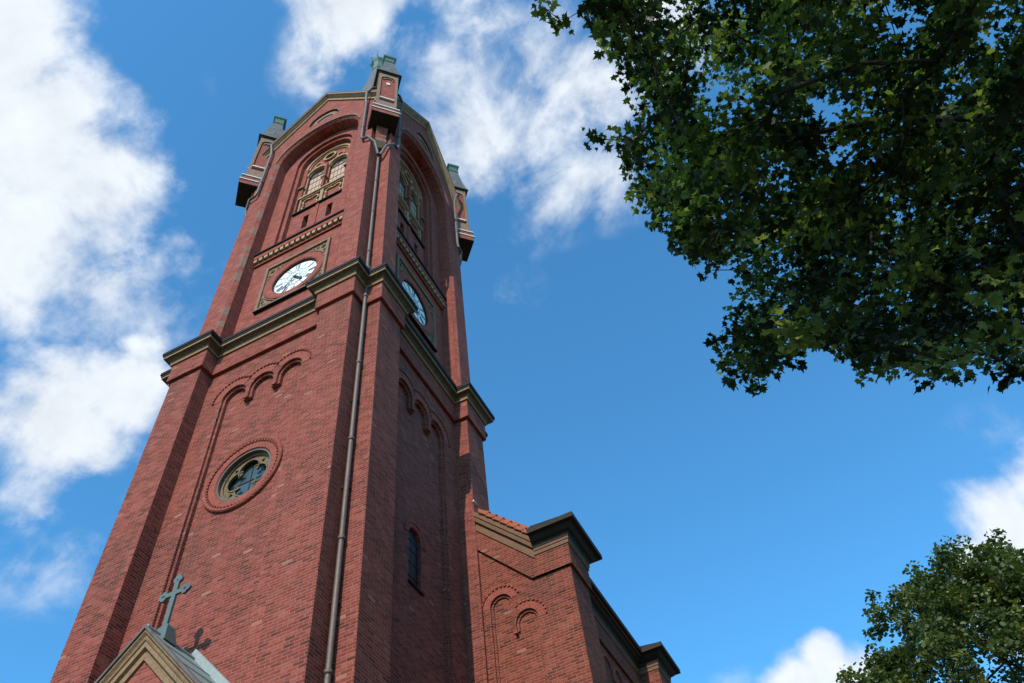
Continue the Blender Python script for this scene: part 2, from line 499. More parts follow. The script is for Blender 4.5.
class MB:
    def __init__(s):
        s.v, s.f = [], []

    def add(s, verts, faces):
        o = len(s.v)
        s.v += [tuple(p) for p in verts]
        s.f += [tuple(i + o for i in f) for f in faces]

    def box(s, fr, x0, x1, d0, d1, z0, z1):
        p = [fr(x, d, z) for z in (z0, z1) for d in (d0, d1) for x in (x0, x1)]
        s.add(p, [(0, 1, 3, 2), (4, 6, 7, 5), (0, 4, 5, 1), (2, 3, 7, 6), (0, 2, 6, 4), (1, 5, 7, 3)])

    def prism(s, fr, outer, d0, d1, holes=()):
        """outer / holes: lists of (x, z); extruded from depth d0 to d1"""
        loops = [outer] + list(holes)
        flat = [p for lp in loops for p in lp]
        tris = tessellate_polygon([[Vector((p[0], p[1], 0)) for p in lp] for lp in loops])
        n = len(flat)
        vs = [fr(p[0], d0, p[1]) for p in flat] + [fr(p[0], d1, p[1]) for p in flat]
        fs = [tuple(t) for t in tris] + [tuple(i + n for i in reversed(t)) for t in tris]
        o = 0
        for lp in loops:
            k = len(lp)
            for i in range(k):
                a, b = o + i, o + (i + 1) % k
                fs.append((a, b, b + n, a + n))
            o += k
        s.add(vs, fs)

    def ring(s, fr, cx, cz, r0, r1, d0, d1, a0=0., a1=2 * PI, n=48):
        full = abs(a1 - a0 - 2 * PI) < 1e-6
        m = n if full else n + 1
        vs = []
        for i in range(m):
            a = a0 + (a1 - a0) * i / n
            c, sn = math.cos(a), math.sin(a)
            for r, d in ((r0, d0), (r1, d0), (r1, d1), (r0, d1)):
                vs.append(fr(cx + r * c, d, cz + r * sn))
        fs = []
        for i in range(n):
            j = (i + 1) % m
            for k in range(4):
                fs.append((i * 4 + k, i * 4 + (k + 1) % 4, j * 4 + (k + 1) % 4, j * 4 + k))
        if not full:
            fs.append((0, 1, 2, 3))
            e = (m - 1) * 4
            fs.append((e + 3, e + 2, e + 1, e))
        s.add(vs, fs)

    def sweep(s, poly, profile, closed=True, cap=False):
        """poly: list of (x, y) plan points, outside on the right when walking; profile: (offset, z)"""
        k = len(poly)
        offs = []
        for i in range(k):
            p = Vector(poly[i])
            if closed or 0 < i < k - 1:
                a = (p - Vector(poly[i - 1])).normalized()
                b = (Vector(poly[(i + 1) % k]) - p).normalized()
                na, nb = Vector((a.y, -a.x)), Vector((b.y, -b.x))
                m_ = (na + nb) / (1 + na.dot(nb)) if na.dot(nb) > -.99 else na
            elif i == 0:
                b = (Vector(poly[1]) - p).normalized()
                m_ = Vector((b.y, -b.x))
            else:
                a = (p - Vector(poly[i - 1])).normalized()
                m_ = Vector((a.y, -a.x))
            offs.append(m_)
        q = len(profile)
        vs = []
        for i in range(k):
            for (o, z) in profile:
                vs.append((poly[i][0] + offs[i].x * o, poly[i][1] + offs[i].y * o, z))
        fs = []
        for i in range(k if closed else k - 1):
            j = (i + 1) % k
            for t in range(q - 1):
                fs.append((i * q + t, j * q + t, j * q + t + 1, i * q + t + 1))
        if cap and closed:
            pass
        s.add(vs, fs)

    def tube(s, pts, r, n=8, caps=True):
        pts = [Vector(p) for p in pts]
        rs = r if isinstance(r, (list, tuple)) else [r] * len(pts)
        vs, fs = [], []
        prev = None
        for i, p in enumerate(pts):
            d = (pts[min(i + 1, len(pts) - 1)] - pts[max(i - 1, 0)]).normalized()
            if prev is None:
                u = d.orthogonal().normalized()
            else:
                u = (prev - d * prev.dot(d))
                u = u.normalized() if u.length > 1e-6 else d.orthogonal().normalized()
            prev = u
            w = d.cross(u)
            for k in range(n):
                a = 2 * PI * k / n
                vs.append(p + (u * math.cos(a) + w * math.sin(a)) * rs[i])
        for i in range(len(pts) - 1):
            for k in range(n):
                a, b = i * n + k, i * n + (k + 1) % n
                fs.append((a, b, b + n, a + n))
        if caps:
            fs.append(tuple(range(n - 1, -1, -1)))
            fs.append(tuple((len(pts) - 1) * n + k for k in range(n)))
        s.add(vs, fs)

    def build(s, name, m, parent=None, bevel=0., smooth=False, loc=None):
        me = bpy.data.meshes.new(name)
        me.from_pydata(s.v, [], s.f)
        bm = bmesh.new()
        bm.from_mesh(me)
        bmesh.ops.recalc_face_normals(bm, faces=bm.faces)
        bm.to_mesh(me)
        bm.free()
        me.materials.append(m)
        if smooth:
            me.shade_smooth()
        o = bpy.data.objects.new(name, me)
        col.objects.link(o)
        if parent is not None:
            o.parent = parent
        if bevel:
            b = o.modifiers.new("bevel", 'BEVEL')
            b.width = bevel
            b.segments = 1
            b.limit_method = 'ANGLE'
            b.angle_limit = R_(40)
        return o


def arc(cx, cz, r, a0, a1, n=16):
    return [(cx + r * math.cos(R_(a0 + (a1 - a0) * i / n)), cz + r * math.sin(R_(a0 + (a1 - a0) * i / n))) for i in range(n + 1)]


def rot4(pts):
    """front-face plan points (x, y) walked left to right, repeated round the four sides"""
    out = []
    for k in range(4):
        c, sn = [(1, 0), (0, 1), (-1, 0), (0, -1)][k]
        out += [(x * c - y * sn, x * sn + y * c) for x, y in pts]
    return out


def tag(o, label=None, cat=None, group=None, kind=None):
    if label:
        o['label'] = label
    if cat:
        o['category'] = cat
    if group:
        o['group'] = group
    if kind:
        o['kind'] = kind
    return o


# ------------------------------------------------------------------ ground
GZ = -1.6
g_ = MB()
g_.add([(-1500, -1500, GZ), (1500, -1500, GZ), (1500, 1500, GZ), (-1500, 1500, GZ)], [(0, 1, 2, 3)])
gm, nt_, b_ = mat("churchyard_ground")
gg = NT(nt_)
geo_ = gg.n('ShaderNodeNewGeometry')
f1 = gg.noise(geo_.outputs['Position'], .25, 6)
f2 = gg.noise(geo_.outputs['Position'], 7, 6, .7)
cg = gg.mix(gg.m('MULTIPLY', gg.m('SUBTRACT', f1, .42, clamp=True), 9., clamp=True), (.17, .12, .075), (.07, .07, .028))
cg = gg.mix(1., cg, gg.ramp(f2, [(.25, (.6, .6, .6)), (.75, (1.3, 1.3, 1.3))]), 'MULTIPLY')
gg.l(cg, b_.inputs['Base Color'])
b_.inputs['Roughness'].default_value = .95
ground = g_.build('ground', gm)
tag(ground, 'grass and gravel churchyard ground below the church', 'ground', kind='structure')

# ------------------------------------------------------------------ church
church = bpy.data.objects.new('church', None)
church.location = (0, 0, 0)
col.objects.link(church)
tag(church, 'tall red brick church tower with clocks and attached nave', 'church')

A, B2, B1, W = 3.90, 3.31, 2.16, 3.40            # lower stage
PN = 3.22                                        # blind-arcade panel plane
Z_FR, Z_CO, Z_TOP = 20.0, 20.80, 21.34

wall = MB()
OC = (0.0, 14.9)
for k in range(4):
    fr = FRAMES[k]
    xe = 3.215 if k in (0, 2) else 2.6
    outer = [(-xe, GZ), (xe, GZ), (xe, Z_FR + .4), (-xe, Z_FR + .4)]
    if k in (0, 2):
        holes = [arc(0, 14.9, .83, 0, 360, 47)[:-1]]
    else:
        holes = [[(-.40, 12.10), (.22, 12.10)] + arc(-.09, 13.52, .31, 0, 180, 14)]
    wall.prism(fr, outer, 2.6, PN, holes)

    # stepped blind arcade
    def arcade_hole(r, zbot, ztop=18.48, zc=18.10, jamb=None, xs=(-.98, 0., .98)):
        pts = [(xs[0] - (jamb or r), zbot)]
        if jamb and jamb != r:
            pts += [(xs[0] - jamb, ztop)]
        for i, cx in enumerate(xs):
            pts += [(cx - r, ztop if i == 0 else zc)] if i else []
            pts += arc(cx, ztop, r, 180, 0, 14)
            if i < len(xs) - 1:
                pts += [(cx + r, zc)]
        pts += [(xs[-1] + r, zbot)]
        return pts
    for (r, d0, d1) in ((.345, PN, 3.33), (.42, 3.33, W)):
        hole = arcade_hole(r, 1.0)
        wall.prism(fr, [(-2.2, GZ), (2.2, GZ), (2.2, Z_FR), (-2.2, Z_FR)], d0, d1, [hole])
    wall.box(fr, -2.06, 2.06, 2.9, 3.51, Z_FR, Z_CO + .1)
# corner buttresses
for k in range(4):
    c, sn = [(1, 0), (0, 1), (-1, 0), (0, -1)][k]

    def rr(x, y):
        return (x * c - y * sn, x * sn + y * c)
    for (a, b2, b1, z0, z1) in ((A, B2, B1, GZ, Z_FR), (4.0, 3.41, 2.05, Z_FR, Z_CO + .1)):
        plan = [rr(*p) for p in ((b1, -a), (b2, -a), (b2, -b2), (a, -b2), (a, -b1), (b1, -b1))]
        vs = [(x, y, z0) for x, y in plan] + [(x, y, z1) for x, y in plan]
        fs = [tuple(range(6)), tuple(range(11, 5, -1))] + [(i, (i + 1) % 6, (i + 1) % 6 + 6, i + 6) for i in range(6)]
        wall.add(vs, fs)
wall.build('tower_wall', M['brick'], church, bevel=.008)

# moulded arcade rings, light quoins
for k in (0, 1, 2, 3):
    ringm = MB()
    dent = MB()
    fr = FRAMES[k]
    for cx, a0, a1 in ((-.98, 45.6, 183), (0, 45.6, 134.4), (.98, -3, 134.4)):
        ringm.ring(fr, cx, 18.48, .423, .70, W, W + .012, R_(a0), R_(a1), 22)
        n = int((a1 - a0) / 9)
        for i in range(n):
            am = R_(a0 + (i + .5) * (a1 - a0) / n)
            h_ = R_((a1 - a0) / n * .30)
            dent.ring(fr, cx, 18.48, .70, .765, W - .01, W + .055, am - h_, am + h_, 2)
    for cx in (-.49, .49):
        ringm.box(fr, cx - .065, cx + .065, W - .01, W + .025, 18.045, 18.10)
    ab_ = ringm.build('arcade_arch_band', M['brick_ring'], church)
    dent.build('dentil_course', M['brick_ring'], ab_)

# ---- cornice at mid height
plan_fr = rot4([(-3.41, -4.0), (-2.05, -4.0), (-2.05, -3.51), (2.05, -3.51), (2.05, -4.0), (3.41, -4.0), (3.41, -3.41)])
cor = MB()
cor.sweep(plan_fr, [(-.05, 20.80), (.055, 20.80), (.06, 20.885), (.05, 20.887)])
cor.sweep(plan_fr, [(.215, 21.045), (.240, 21.048), (.245, 21.125), (.1, 21.127)])
corn = cor.build('tower_cornice', M['ochre'], church)
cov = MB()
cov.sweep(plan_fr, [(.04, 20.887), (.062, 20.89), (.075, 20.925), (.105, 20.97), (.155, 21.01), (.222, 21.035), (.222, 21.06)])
cov.build('cornice_cove', M['cornice'], corn)  # soot plus the shade of the overhang, both put into the cove's colour
cap = MB()
cap.sweep(plan_fr, [(.20, 21.13), (.262, 21.131), (.27, 21.20), (.293, 21.21), (.293, 21.34), (.27, 21.36), (-.28, 21.62), (-.28, 21.2)])
cap.build('cornice_flashing', M['dark_metal'], church)

# ---- upper stage
a, b2, JB = 3.72, 3.12, 2.24
WP = 3.13
SLOPE, APEX = 1.31, 42.0
up = MB()
ZC = 36.05


def gable_z(x):
    return APEX - SLOPE * abs(x)


for k in range(4):
    fr = FRAMES[k]
    Z0 = 21.2
    xe = 3.12
    outer = [(-xe, Z0), (xe, Z0), (xe, gable_z(xe)), (0, APEX), (-xe, gable_z(xe))]
    up_holes = lambda r: [[(-r, Z0 + .1), (r, Z0 + .1)] + arc(0, ZC, r, 0, 180, 40)]
    lun = [arc(0, 39.35, .86, 0, 180, 24) + [(-.86, 39.2), (.86, 39.2)]]
    up.prism(fr, outer, 3.60, a, up_holes(2.31) + lun)
    up.prism(fr, outer, WP, 3.60, up_holes(2.19))
    xw = 3.05 if k in (0, 2) else 2.45
    body = [(-xw, Z0), (xw, Z0), (xw, 38.6), (-xw, 38.6)]
    h1 = [(-1.54, 27.9), (1.54, 27.9)] + arc(0, 36.2, 1.54, 0, 180, 30)
    h2 = [(-1.36, 27.9), (1.36, 27.9)] + arc(0, 36.2, 1.36, 0, 180, 30)
    h3 = [(-1.27, 31.4), (1.27, 31.4)] + arc(0, 36.2, 1.27, 0, 180, 30)
    up.prism(fr, body, 3.0, WP, [h1, arc(0, 24.87, .97, 0, 360, 48)[:-1]])
    up.prism(fr, body, 2.8, 3.0, [h2])
    sl = [[(cx - .14, 29.6), (cx + .14, 29.6), (cx + .14, 30.72), (cx - .14, 30.72)] for cx in (-.52, .66)]
    up.prism(fr, body, 2.45, 2.8, [h3] + sl)
    # corner
    c, sn = [(1, 0), (0, 1), (-1, 0), (0, -1)][k]

    def rr(x, y):
        return (x * c - y * sn, x * sn + y * c)
    # shallow panel lines / roll on the jamb
    chain = [(-1, 21.3)] + [(math.cos(PI - PI * i_ / 40), None, PI - PI * i_ / 40) for i_ in range(41)] + [(1, 21.3)]
    vs = []
    for c_ in chain:
        for r_, d_ in ((2.306, a - .002), (2.192, 3.604), (2.306, 3.604)):
            if len(c_) == 2:
                vs.append(fr(c_[0] * r_, d_, c_[1]))
            else:
                vs.append(fr(r_ * math.cos(c_[2]), d_, ZC + r_ * math.sin(c_[2])))
    fs = []
    for i_ in range(len(chain) - 1):
        for t_ in range(3):
            fs.append((i_ * 3 + t_, i_ * 3 + 3 + t_, i_ * 3 + 3 + (t_ + 1) % 3, i_ * 3 + (t_ + 1) % 3))
    up.add(vs, fs)
# closing core behind (dark interior kept hollow but closed off)
up.build('belfry_wall', M['brick_up'], church, bevel=.008)
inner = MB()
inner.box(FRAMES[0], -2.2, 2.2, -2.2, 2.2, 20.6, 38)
inner.build('inner_shaft', M['black'], church)

# jamb quoins of grey sandstone
QUO = []
for k in (0, 1):
    fr = FRAMES[k]
    for sx in (-1,):
        for z, h in ((22.6, .35), (23.3, .5), (25.6, .55), (26.6, .9), (27.8, .4), (29.2, .5), (30.6, .75), (32.7, .35), (34.4, .4), (35.7, .45)):
            x0, x1 = sorted((sx * 2.195, sx * 2.37))
            quo = MB()
            cs_ = [(-2.42, a - .01), (-2.42, a + .003), (-2.304, a + .003), (-2.186, 3.606), (-2.186, 3.58)]
            nq = len(cs_)
            quo.add([fr(x_, d_, z) for x_, d_ in cs_] + [fr(x_, d_, z + h) for x_, d_ in cs_],
                    [tuple(range(nq)), tuple(range(2 * nq - 1, nq - 1, -1))] + [(i_, (i_ + 1) % nq, (i_ + 1) % nq + nq, i_ + nq) for i_ in range(nq)])
            QUO.append(quo)
    # springing stones of arcade below
    if k == 0:
        for z0_, z1_ in ((18.02, 18.14), (17.60, 17.70)):
            quo = MB()
            quo.box(fr, -1.53, -1.40, 3.3, W + .003, z0_, z1_)
            QUO.append(quo)
for quo in QUO:
    quo.build('jamb_quoin', M['quoin'], church)

# arch hood over the great arch
for k in range(4):
    fr = FRAMES[k]
    hood = MB()
    lunm = MB()
    hood.ring(fr, 0, ZC, 2.315, 2.39, a - .01, a + .045, R_(8), R_(172), 40)
    lunm.prism(fr, arc(0, 39.35, .86, 0, 180, 24) + [(-.86, 39.2), (.86, 39.2)], 3.45, 3.56)
    lunm.ring(fr, 0, 39.35, .50, .74, 3.50, 3.66, 0, PI, 24)
    hood.ring(fr, 0, 39.35, .855, .90, a - .01, a + .03, 0, PI, 24)
    hood.build('great_arch_hood', M['tan'], church)
    lunm.build('lunette', M['tan'], church)

# raking cornice of the four gables
rk = MB()
rk2 = MB()
for k in range(4):
    fr = FRAMES[k]
    ln = math.hypot(1, SLOPE)
    prof = [(3.70, 0.0), (3.79, 0.0), (3.80, .085), (3.765, .095), (3.765, .185), (3.84, .215), (3.90, .25), (3.98, .275), (3.98, .36), (3.60, .37), (3.60, 0)]
    vs = []
    xs = [-3.55, 0, 3.55]
    for x in xs:
        for (d, h) in prof:
            # h measured perpendicular to the slope
            z = APEX - SLOPE * abs(x) + h * ln
            vs.append(fr(x, d, z))
    q = len(prof)
    fs = []
    for i in range(2):
        for t in range(q):
            fs.append((i * q + t, (i + 1) * q + t, (i + 1) * q + (t + 1) % q, i * q + (t + 1) % q))
    fs += [tuple(range(q)), tuple(range(3 * q - 1, 2 * q - 1, -1))]
    rk.add(vs, fs)
    # dark cover strip on top
    vs = []
    for x in (-3.56, 0, 3.56):
        for (d, h) in ((3.2, .373), (4.0, .373), (4.0, .40), (3.2, .40)):
            vs.append(fr(x, d, APEX - SLOPE * abs(x) + h * ln))
    fs = []
    for i in range(2):
        for t in range(4):
            fs.append((i * 4 + t, (i + 1) * 4 + t, (i + 1) * 4 + (t + 1) % 4, i * 4 + (t + 1) % 4))
    fs += [(0, 1, 2, 3), (11, 10, 9, 8)]
    rk2.add(vs, fs)
rk.build('gable_coping', M['rake'], church)
rk2.build('coping_cover', M['zinc'], church)

# roofs behind the gables and the slate spire
rf = MB()
for k in (0, 1):
    fr = FRAMES[k]
    rf.prism(fr, [(-2.6, 38.45), (2.6, 38.45), (2.6, gable_z(2.6) + .2), (2.6, gable_z(2.6) + .21), (0, APEX + .25), (-2.6, gable_z(2.6) + .2)], -3.61, 3.61)
rf.build('tower_roof', M['slate'], church)
sp_ = MB()
prof = [(39.5, 2.75), (42, 2.25), (46, 1.7), (50, 1.17), (53.2, .78), (56, .52), (57.9, .36)]
vs, fs = [], []
for z, r in prof:
    for i in range(8):
        an = PI / 8 + i * PI / 4
        vs.append((r * math.cos(an) / math.cos(PI / 8), r * math.sin(an) / math.cos(PI / 8), z))
for j in range(len(prof) - 1):
    for i in range(8):
        fs.append((j * 8 + i, j * 8 + (i + 1) % 8, (j + 1) * 8 + (i + 1) % 8, (j + 1) * 8 + i))
fs.append(tuple(range(8)))
fs.append(tuple((len(prof) - 1) * 8 + i for i in range(8)))
sp_.add(vs, fs)
spire = sp_.build('spire', M['slate'], church)
cr_ = MB()
prof = [(57.8, .40), (58.0, .45), (58.9, .36), (59.3, .40), (59.6, .56), (59.75, .56), (59.8, .3), (60.3, .16), (60.5, .02)]
vs, fs = [], []
for z, r in prof:
    for i in range(8):
        an = PI / 8 + i * PI / 4
        vs.append((r * math.cos(an) / math.cos(PI / 8), r * math.sin(an) / math.cos(PI / 8), z))
for j in range(len(prof) - 1):
    for i in range(8):
        fs.append((j * 8 + i, j * 8 + (i + 1) % 8, (j + 1) * 8 + (i + 1) % 8, (j + 1) * 8 + i))
cr_.add(vs, fs)
for i in range(8):
    an = PI / 8 + i * PI / 4
    p = Vector((.56 * math.cos(an), .56 * math.sin(an), 59.7))
    cr_.tube([p, p + Vector((math.cos(an) * .12, math.sin(an) * .12, .18)), p + Vector((math.cos(an) * .06, math.sin(an) * .06, .36))], [.05, .05, .02], 5)
cr_.build('spire_crown', M['copper'], spire)

# ---- string course with corbel table, clocks, belfry windows (the two faces in view)
for k in (0, 1):
    fr = FRAMES[k]
    sc = MB()
    sc.box(fr, -2.17, 2.17, WP, 3.21, 27.16, 27.26)
    sc.box(fr, -2.17, 2.17, WP, 3.32, 27.52, 27.80)
    stc = sc.build('string_course', M['brick_ring'], church)
    n = 18
    for i in range(n):
        cb = MB()
        x = -2.08 + i * (4.16 / (n - 1))
        cb.prism(fr, [(x - .06, 27.30), (x + .06, 27.30), (x + .075, 27.36), (x + .075, 27.50), (x - .075, 27.50), (x - .075, 27.36)], WP, 3.31)
        cb.box(fr, x - .05, x + .05, WP, 3.20, 27.24, 27.30)
        cb.build('corbel', M['cream'], stc)
    fl = MB()
    vs = []
    for x in (-2.175, 2.175):
        vs += [fr(x, WP, 27.80), fr(x, 3.38, 27.80), fr(x, 3.39, 27.87), fr(x, WP, 28.05)]
    fl.add(vs, [(0, 1, 2, 3), (7, 6, 5, 4), (0, 4, 5, 1), (1, 5, 6, 2), (2, 6, 7, 3), (3, 7, 4, 0)])
    fl.box(fr, -2.175, 2.175, WP, 3.29, 27.262, 27.30) if False else None
    fl.build('string_flashing', M['dark_metal'], stc)

    # clock
    CZ = 24.87
    ck = bpy.data.objects.new('clock', None)
    ck.location = Vector(fr(0, 3.1, CZ))
    col.objects.link(ck)
    ck.parent = church
    bpy.context.view_layer.update()

    def kid(o, par=ck):
        o.parent = par
        o.matrix_parent_inverse = Matrix.Translation(-ck.location)
        return o
    fm = MB()
    fm.prism(fr, [(-1.42, 23.45), (1.42, 23.45), (1.42, 26.40), (-1.42, 26.40)], WP - .01, 3.235, [[(-1.30, 23.57), (1.30, 23.57), (1.30, 26.26), (-1.30, 26.26)]])
    kid(fm.build('clock_frame', M['clockstone'], None, bevel=.01))
    cp = MB()
    cp.prism(fr, [(-1.31, 23.56), (1.31, 23.56), (1.31, 26.27), (-1.31, 26.27)], WP - .01, WP + .03, [arc(0, CZ, 1.2, 0, 360, 48)[:-1]])
    for sx in (-1, 1):                       # carved spandrels: stems with leaf knobs
        for sz in (-1, 1):
            cx, cz = sx * 1.12, CZ + sz * 1.17
            cp.ring(fr, cx, cz, .05, .10, WP, WP + .075, n=12)
            cp.ring(fr, sx * .88, CZ + sz * 1.22, .03, .065, WP, WP + .065, n=8)
            cp.ring(fr, sx * 1.2, CZ + sz * .88, .03, .065, WP, WP + .065, n=8)
            cp.ring(fr, sx * .7, CZ + sz * 1.26, .015, .04, WP, WP + .065, n=8)
            cp.ring(fr, sx * 1.23, CZ + sz * .68, .015, .04, WP, WP + .065, n=8)
            cp.ring(fr, 0, CZ, 1.31, 1.345, WP + .02, WP + .07, R_({(1, 1): 28, (-1, 1): 118, (-1, -1): 208, (1, -1): 298}[(sx, sz)]),
                    R_({(1, 1): 62, (-1, 1): 152, (-1, -1): 242, (1, -1): 332}[(sx, sz)]), 8)
    kid(cp.build('carved_spandrel', M['clockstone'], None))
    rg = MB()
    prof = [(.955, 3.06), (.955, 3.16), (1.0, 3.19), (1.22, 3.20), (1.25, 3.19), (1.28, 3.21), (1.295, 3.18), (1.295, 3.12)]
    vs, fs = [], []
    n = 64
    for i in range(n):
        an = 2 * PI * i / n
        for r, d in prof:
            vs.append(fr(r * math.cos(an), d, CZ + r * math.sin(an)))
    q = len(prof)
    for i in range(n):
        j = (i + 1) % n
        for t in range(q - 1):
            fs.append((i * q + t, j * q + t, j * q + t + 1, i * q + t + 1))
    rg.add(vs, fs)
    kid(rg.build('clock_surround', M['brick_ring'], None, smooth=False))
    rim = MB()
    rim.ring(fr, 0, CZ, .915, .96, 3.05, 3.12, n=64)
    kid(rim.build('dial_rim', M['dark_metal'], None))
    dl = MB()
    dl.prism(fr, arc(0, CZ, .93, 0, 360, 64)[:-1], 3.03, 3.07)
    dial = kid(dl.build('clock_dial', M['dial'], None))
    nm = MB()
    nm.ring(fr, 0, CZ, .47, .49, 3.071, 3.078, n=48)
    nm.ring(fr, 0, CZ, .885, .897, 3.071, 3.078, n=64)
    # roman numerals round the dial, feet towards the centre
    ROM = {1: 'I', 2: 'II', 3: 'III', 4: 'IIII', 5: 'V', 6: 'VI', 7: 'VII', 8: 'VIII', 9: 'IX', 10: 'X', 11: 'XI', 12: 'XII'}
    R0, R1 = .545, .85

    def stroke(hh, s0, s1, wd):
        # s = tangential offset at foot / head, clockwise positive
        an = R_(90 - 30 * hh)
        er = (math.cos(an), math.sin(an))
        et = (math.sin(an), -math.cos(an))
        pts = []
        for (r, s_) in ((R0, s0 - wd / 2), (R0, s0 + wd / 2), (R1, s1 + wd / 2), (R1, s1 - wd / 2)):
            pts.append((er[0] * r + et[0] * s_, CZ + er[1] * r + et[1] * s_))
        nm.prism(fr, pts, 3.071, 3.079)
    for hh, txt in ROM.items():
        wds = {'I': .052, 'V': .12, 'X': .12}
        tot = sum(wds[c_] for c_ in txt)
        s_ = -tot / 2
        for c_ in txt:
            w_ = wds[c_]
            m_ = s_ + w_ / 2
            if c_ == 'I':
                stroke(hh, m_, m_, .033)
            elif c_ == 'V':
                stroke(hh, m_, m_ - .04, .030)
                stroke(hh, m_ + .002, m_ + .042, .016)
            else:
                stroke(hh, m_ + .042, m_ - .042, .030)
                stroke(hh, m_ - .042, m_ + .042, .016)
            s_ += w_
    # inner tracery of the dial
    for i in range(12):
        an = R_(30 * i)
        cx, cz = .30 * math.cos(an), CZ + .30 * math.sin(an)
        nm.ring(fr, cx, cz, .125, .138, 3.071, 3.076, n=14)
    kid(nm.build('dial_numerals', M['numeral'], None), ck)
    for (ang, ln_, wd) in ((138, .50, .095), (218, .76, .055)):
        hd = MB()
        an = R_(90 - ang)
        er, et = (math.cos(an), math.sin(an)), (math.sin(an), -math.cos(an))
        pts = [(-.14, -wd * .35), (0, -wd * .5), (ln_ * .62, -wd * .42), (ln_ * .72, -wd), (ln_, 0), (ln_ * .72, wd), (ln_ * .62, wd * .42), (0, wd * .5), (-.14, wd * .35)]
        dd_ = 3.10 if ang == 138 else 3.115
        hd.prism(fr, [(er[0] * r + et[0] * s_, CZ + er[1] * r + et[1] * s_) for r, s_ in pts], dd_, dd_ + .01)
        hd.prism(fr, arc(0, CZ, .055, 0, 360, 12)[:-1], 3.07, dd_ + .012)
        kid(hd.build('clock_hand', M['black'], None))
    sl = MB()
    sl.box(fr, -1.44, 1.44, WP, 3.255, 23.39, 23.445)
    kid(sl.build('clock_sill', M['dark_metal'], None))

    # belfry window
    bw = bpy.data.objects.new('belfry_window', None)
    bw.location = Vector(fr(0, 2.8, 33))
    col.objects.link(bw)
    bw.parent = church

    def kw(o):
        o.parent = bw
        o.matrix_parent_inverse = Matrix.Translation(-bw.location)
        return o
    LX = (-.585, .585)
    brd = MB()
    lh = [[(cx - .51, 33.05), (cx + .51, 33.05)] + arc(cx, 35.42, .51, 0, 180, 16) for cx in LX]
    eye = [arc(0, 36.68, .27, 0, 360, 20)[:-1]]
    pan = []
    brd.prism(fr, [(-1.3, 31.35), (1.3, 31.35)] + arc(0, 36.2, 1.3, 0, 180, 30), 2.56, 2.66, lh + eye)
    kw(brd.build('window_infill', M['brick_ring'], None))
    tr = MB()
    tr.ring(fr, 0, 36.2, 1.15, 1.275, 2.62, 2.79, 0, PI, 36)
    tr.ring(fr, 0, 36.2, 1.08, 1.15, 2.62, 2.72, 0, PI, 36)
    for cx in LX:
        tr.ring(fr, cx, 35.42, .49, .60, 2.62, 2.76, R_(0), R_(180), 22)
        tr.ring(fr, cx, 35.42, .44, .50, 2.58, 2.68, R_(10), R_(170), 18)
        for sx in (-1, 1):
            x = cx + sx * .52
            tr.box(fr, x - .03, x + .03, 2.64, 2.70, 33.05, 35.42)
    tr.ring(fr, 0, 36.68, .26, .36, 2.62, 2.76, n=28)
    # spandrel scallops between head and lancets
    for sx in (-1, 1):
        tr.ring(fr, sx * .62, 36.32, .16, .22, 2.62, 2.72, 0, 2 * PI, 18)
    # cusped panels below the lancets
    for cx in LX:
        z0, z1 = 31.55, 32.92
        x0, x1 = cx - .58, cx + .58
        tr.prism(fr, [(x0, z0), (x1, z0), (x1, z1), (x0, z1)], 2.62, 2.76, [[(x0 + .07, z0 + .07), (x1 - .07, z0 + .07), (x1 - .07, z1 - .07), (x0 + .07, z1 - .07)]])
        zc = (z0 + z1) / 2
        for (dx, dz) in ((-.2, .26), (.2, .26), (-.2, -.26), (.2, -.26)):
            a0 = {(-1, 1): 30, (1, 1): -60, (-1, -1): 120, (1, -1): 210}[(int(math.copysign(1, dx)), int(math.copysign(1, dz)))]
            tr.ring(fr, cx + dx, zc + dz, .17, .235, 2.62, 2.74, R_(a0), R_(a0 + 210), 18)
    tr.box(fr, -1.27, 1.27, 2.6, 2.82, 32.93, 33.05)
    kw(tr.build('window_tracery', M['cream'], None))
    sb = MB()
    sb.box(fr, -1.3, 1.3, 2.6, 2.9, 31.30, 31.38)
    kw(sb.build('window_sill', M['dark_metal'], None))
    for (x0, x1, dm, z0, z1) in ((-.065, .065, 2.86, 33.05, 35.6), (-1.27, -1.13, 2.8, 33.05, 36.2), (1.13, 1.27, 2.8, 33.05, 36.2), (-.075, .075, 2.84, 28.1, 31.30)):
        ml = MB()
        ml.box(fr, x0, x1, 2.66, dm, z0, z1)
        kw(ml.build('mullion', M['brick_ring'], None))
    for (x0, x1) in ((-.13, .13), (-1.38, -1.08), (1.08, 1.34)):
        mb_ = MB()
        mb_.box(fr, x0, x1, 2.66, 2.90, 34.0, 34.11)
        kw(mb_.build('mullion_band', M['tan'], None))
    for cx in LX:
        pn = MB()
        pn.prism(fr, [(cx - .515, 33.50), (cx + .515, 33.50)] + arc(cx, 35.42, .515, 0, 180, 16), 2.52, 2.54)
        p_ = kw(pn.build('pane', M['pane'], None))
        gr = MB()
        for i in range(1, 5):
            x = cx - .5 + 1.0 * i / 5
            gr.box(fr, x - .010, x + .010, 2.535, 2.555, 33.5, 35.8)
        for z in (34.2, 34.85, 35.4):
            gr.box(fr, cx - .5, cx + .5, 2.535, 2.56, z - .012, z + .012)
        kw(gr.build('glazing_bar', M['tan'], None))
        lv = MB()
        for i in range(4):
            z = 33.06 + i * .12
            vs = []
            for x in (cx - .5, cx + .5):
                vs += [fr(x, 2.52, z + .11), fr(x, 2.65, z), fr(x, 2.66, z + .02), fr(x, 2.52, z + .14)]
            lv.add(vs, [(0, 1, 2, 3), (7, 6, 5, 4), (0, 4, 5, 1), (1, 5, 6, 2), (2, 6, 7, 3), (3, 7, 4, 0)])
        kw(lv.build('louvre', M['louvre'], None))
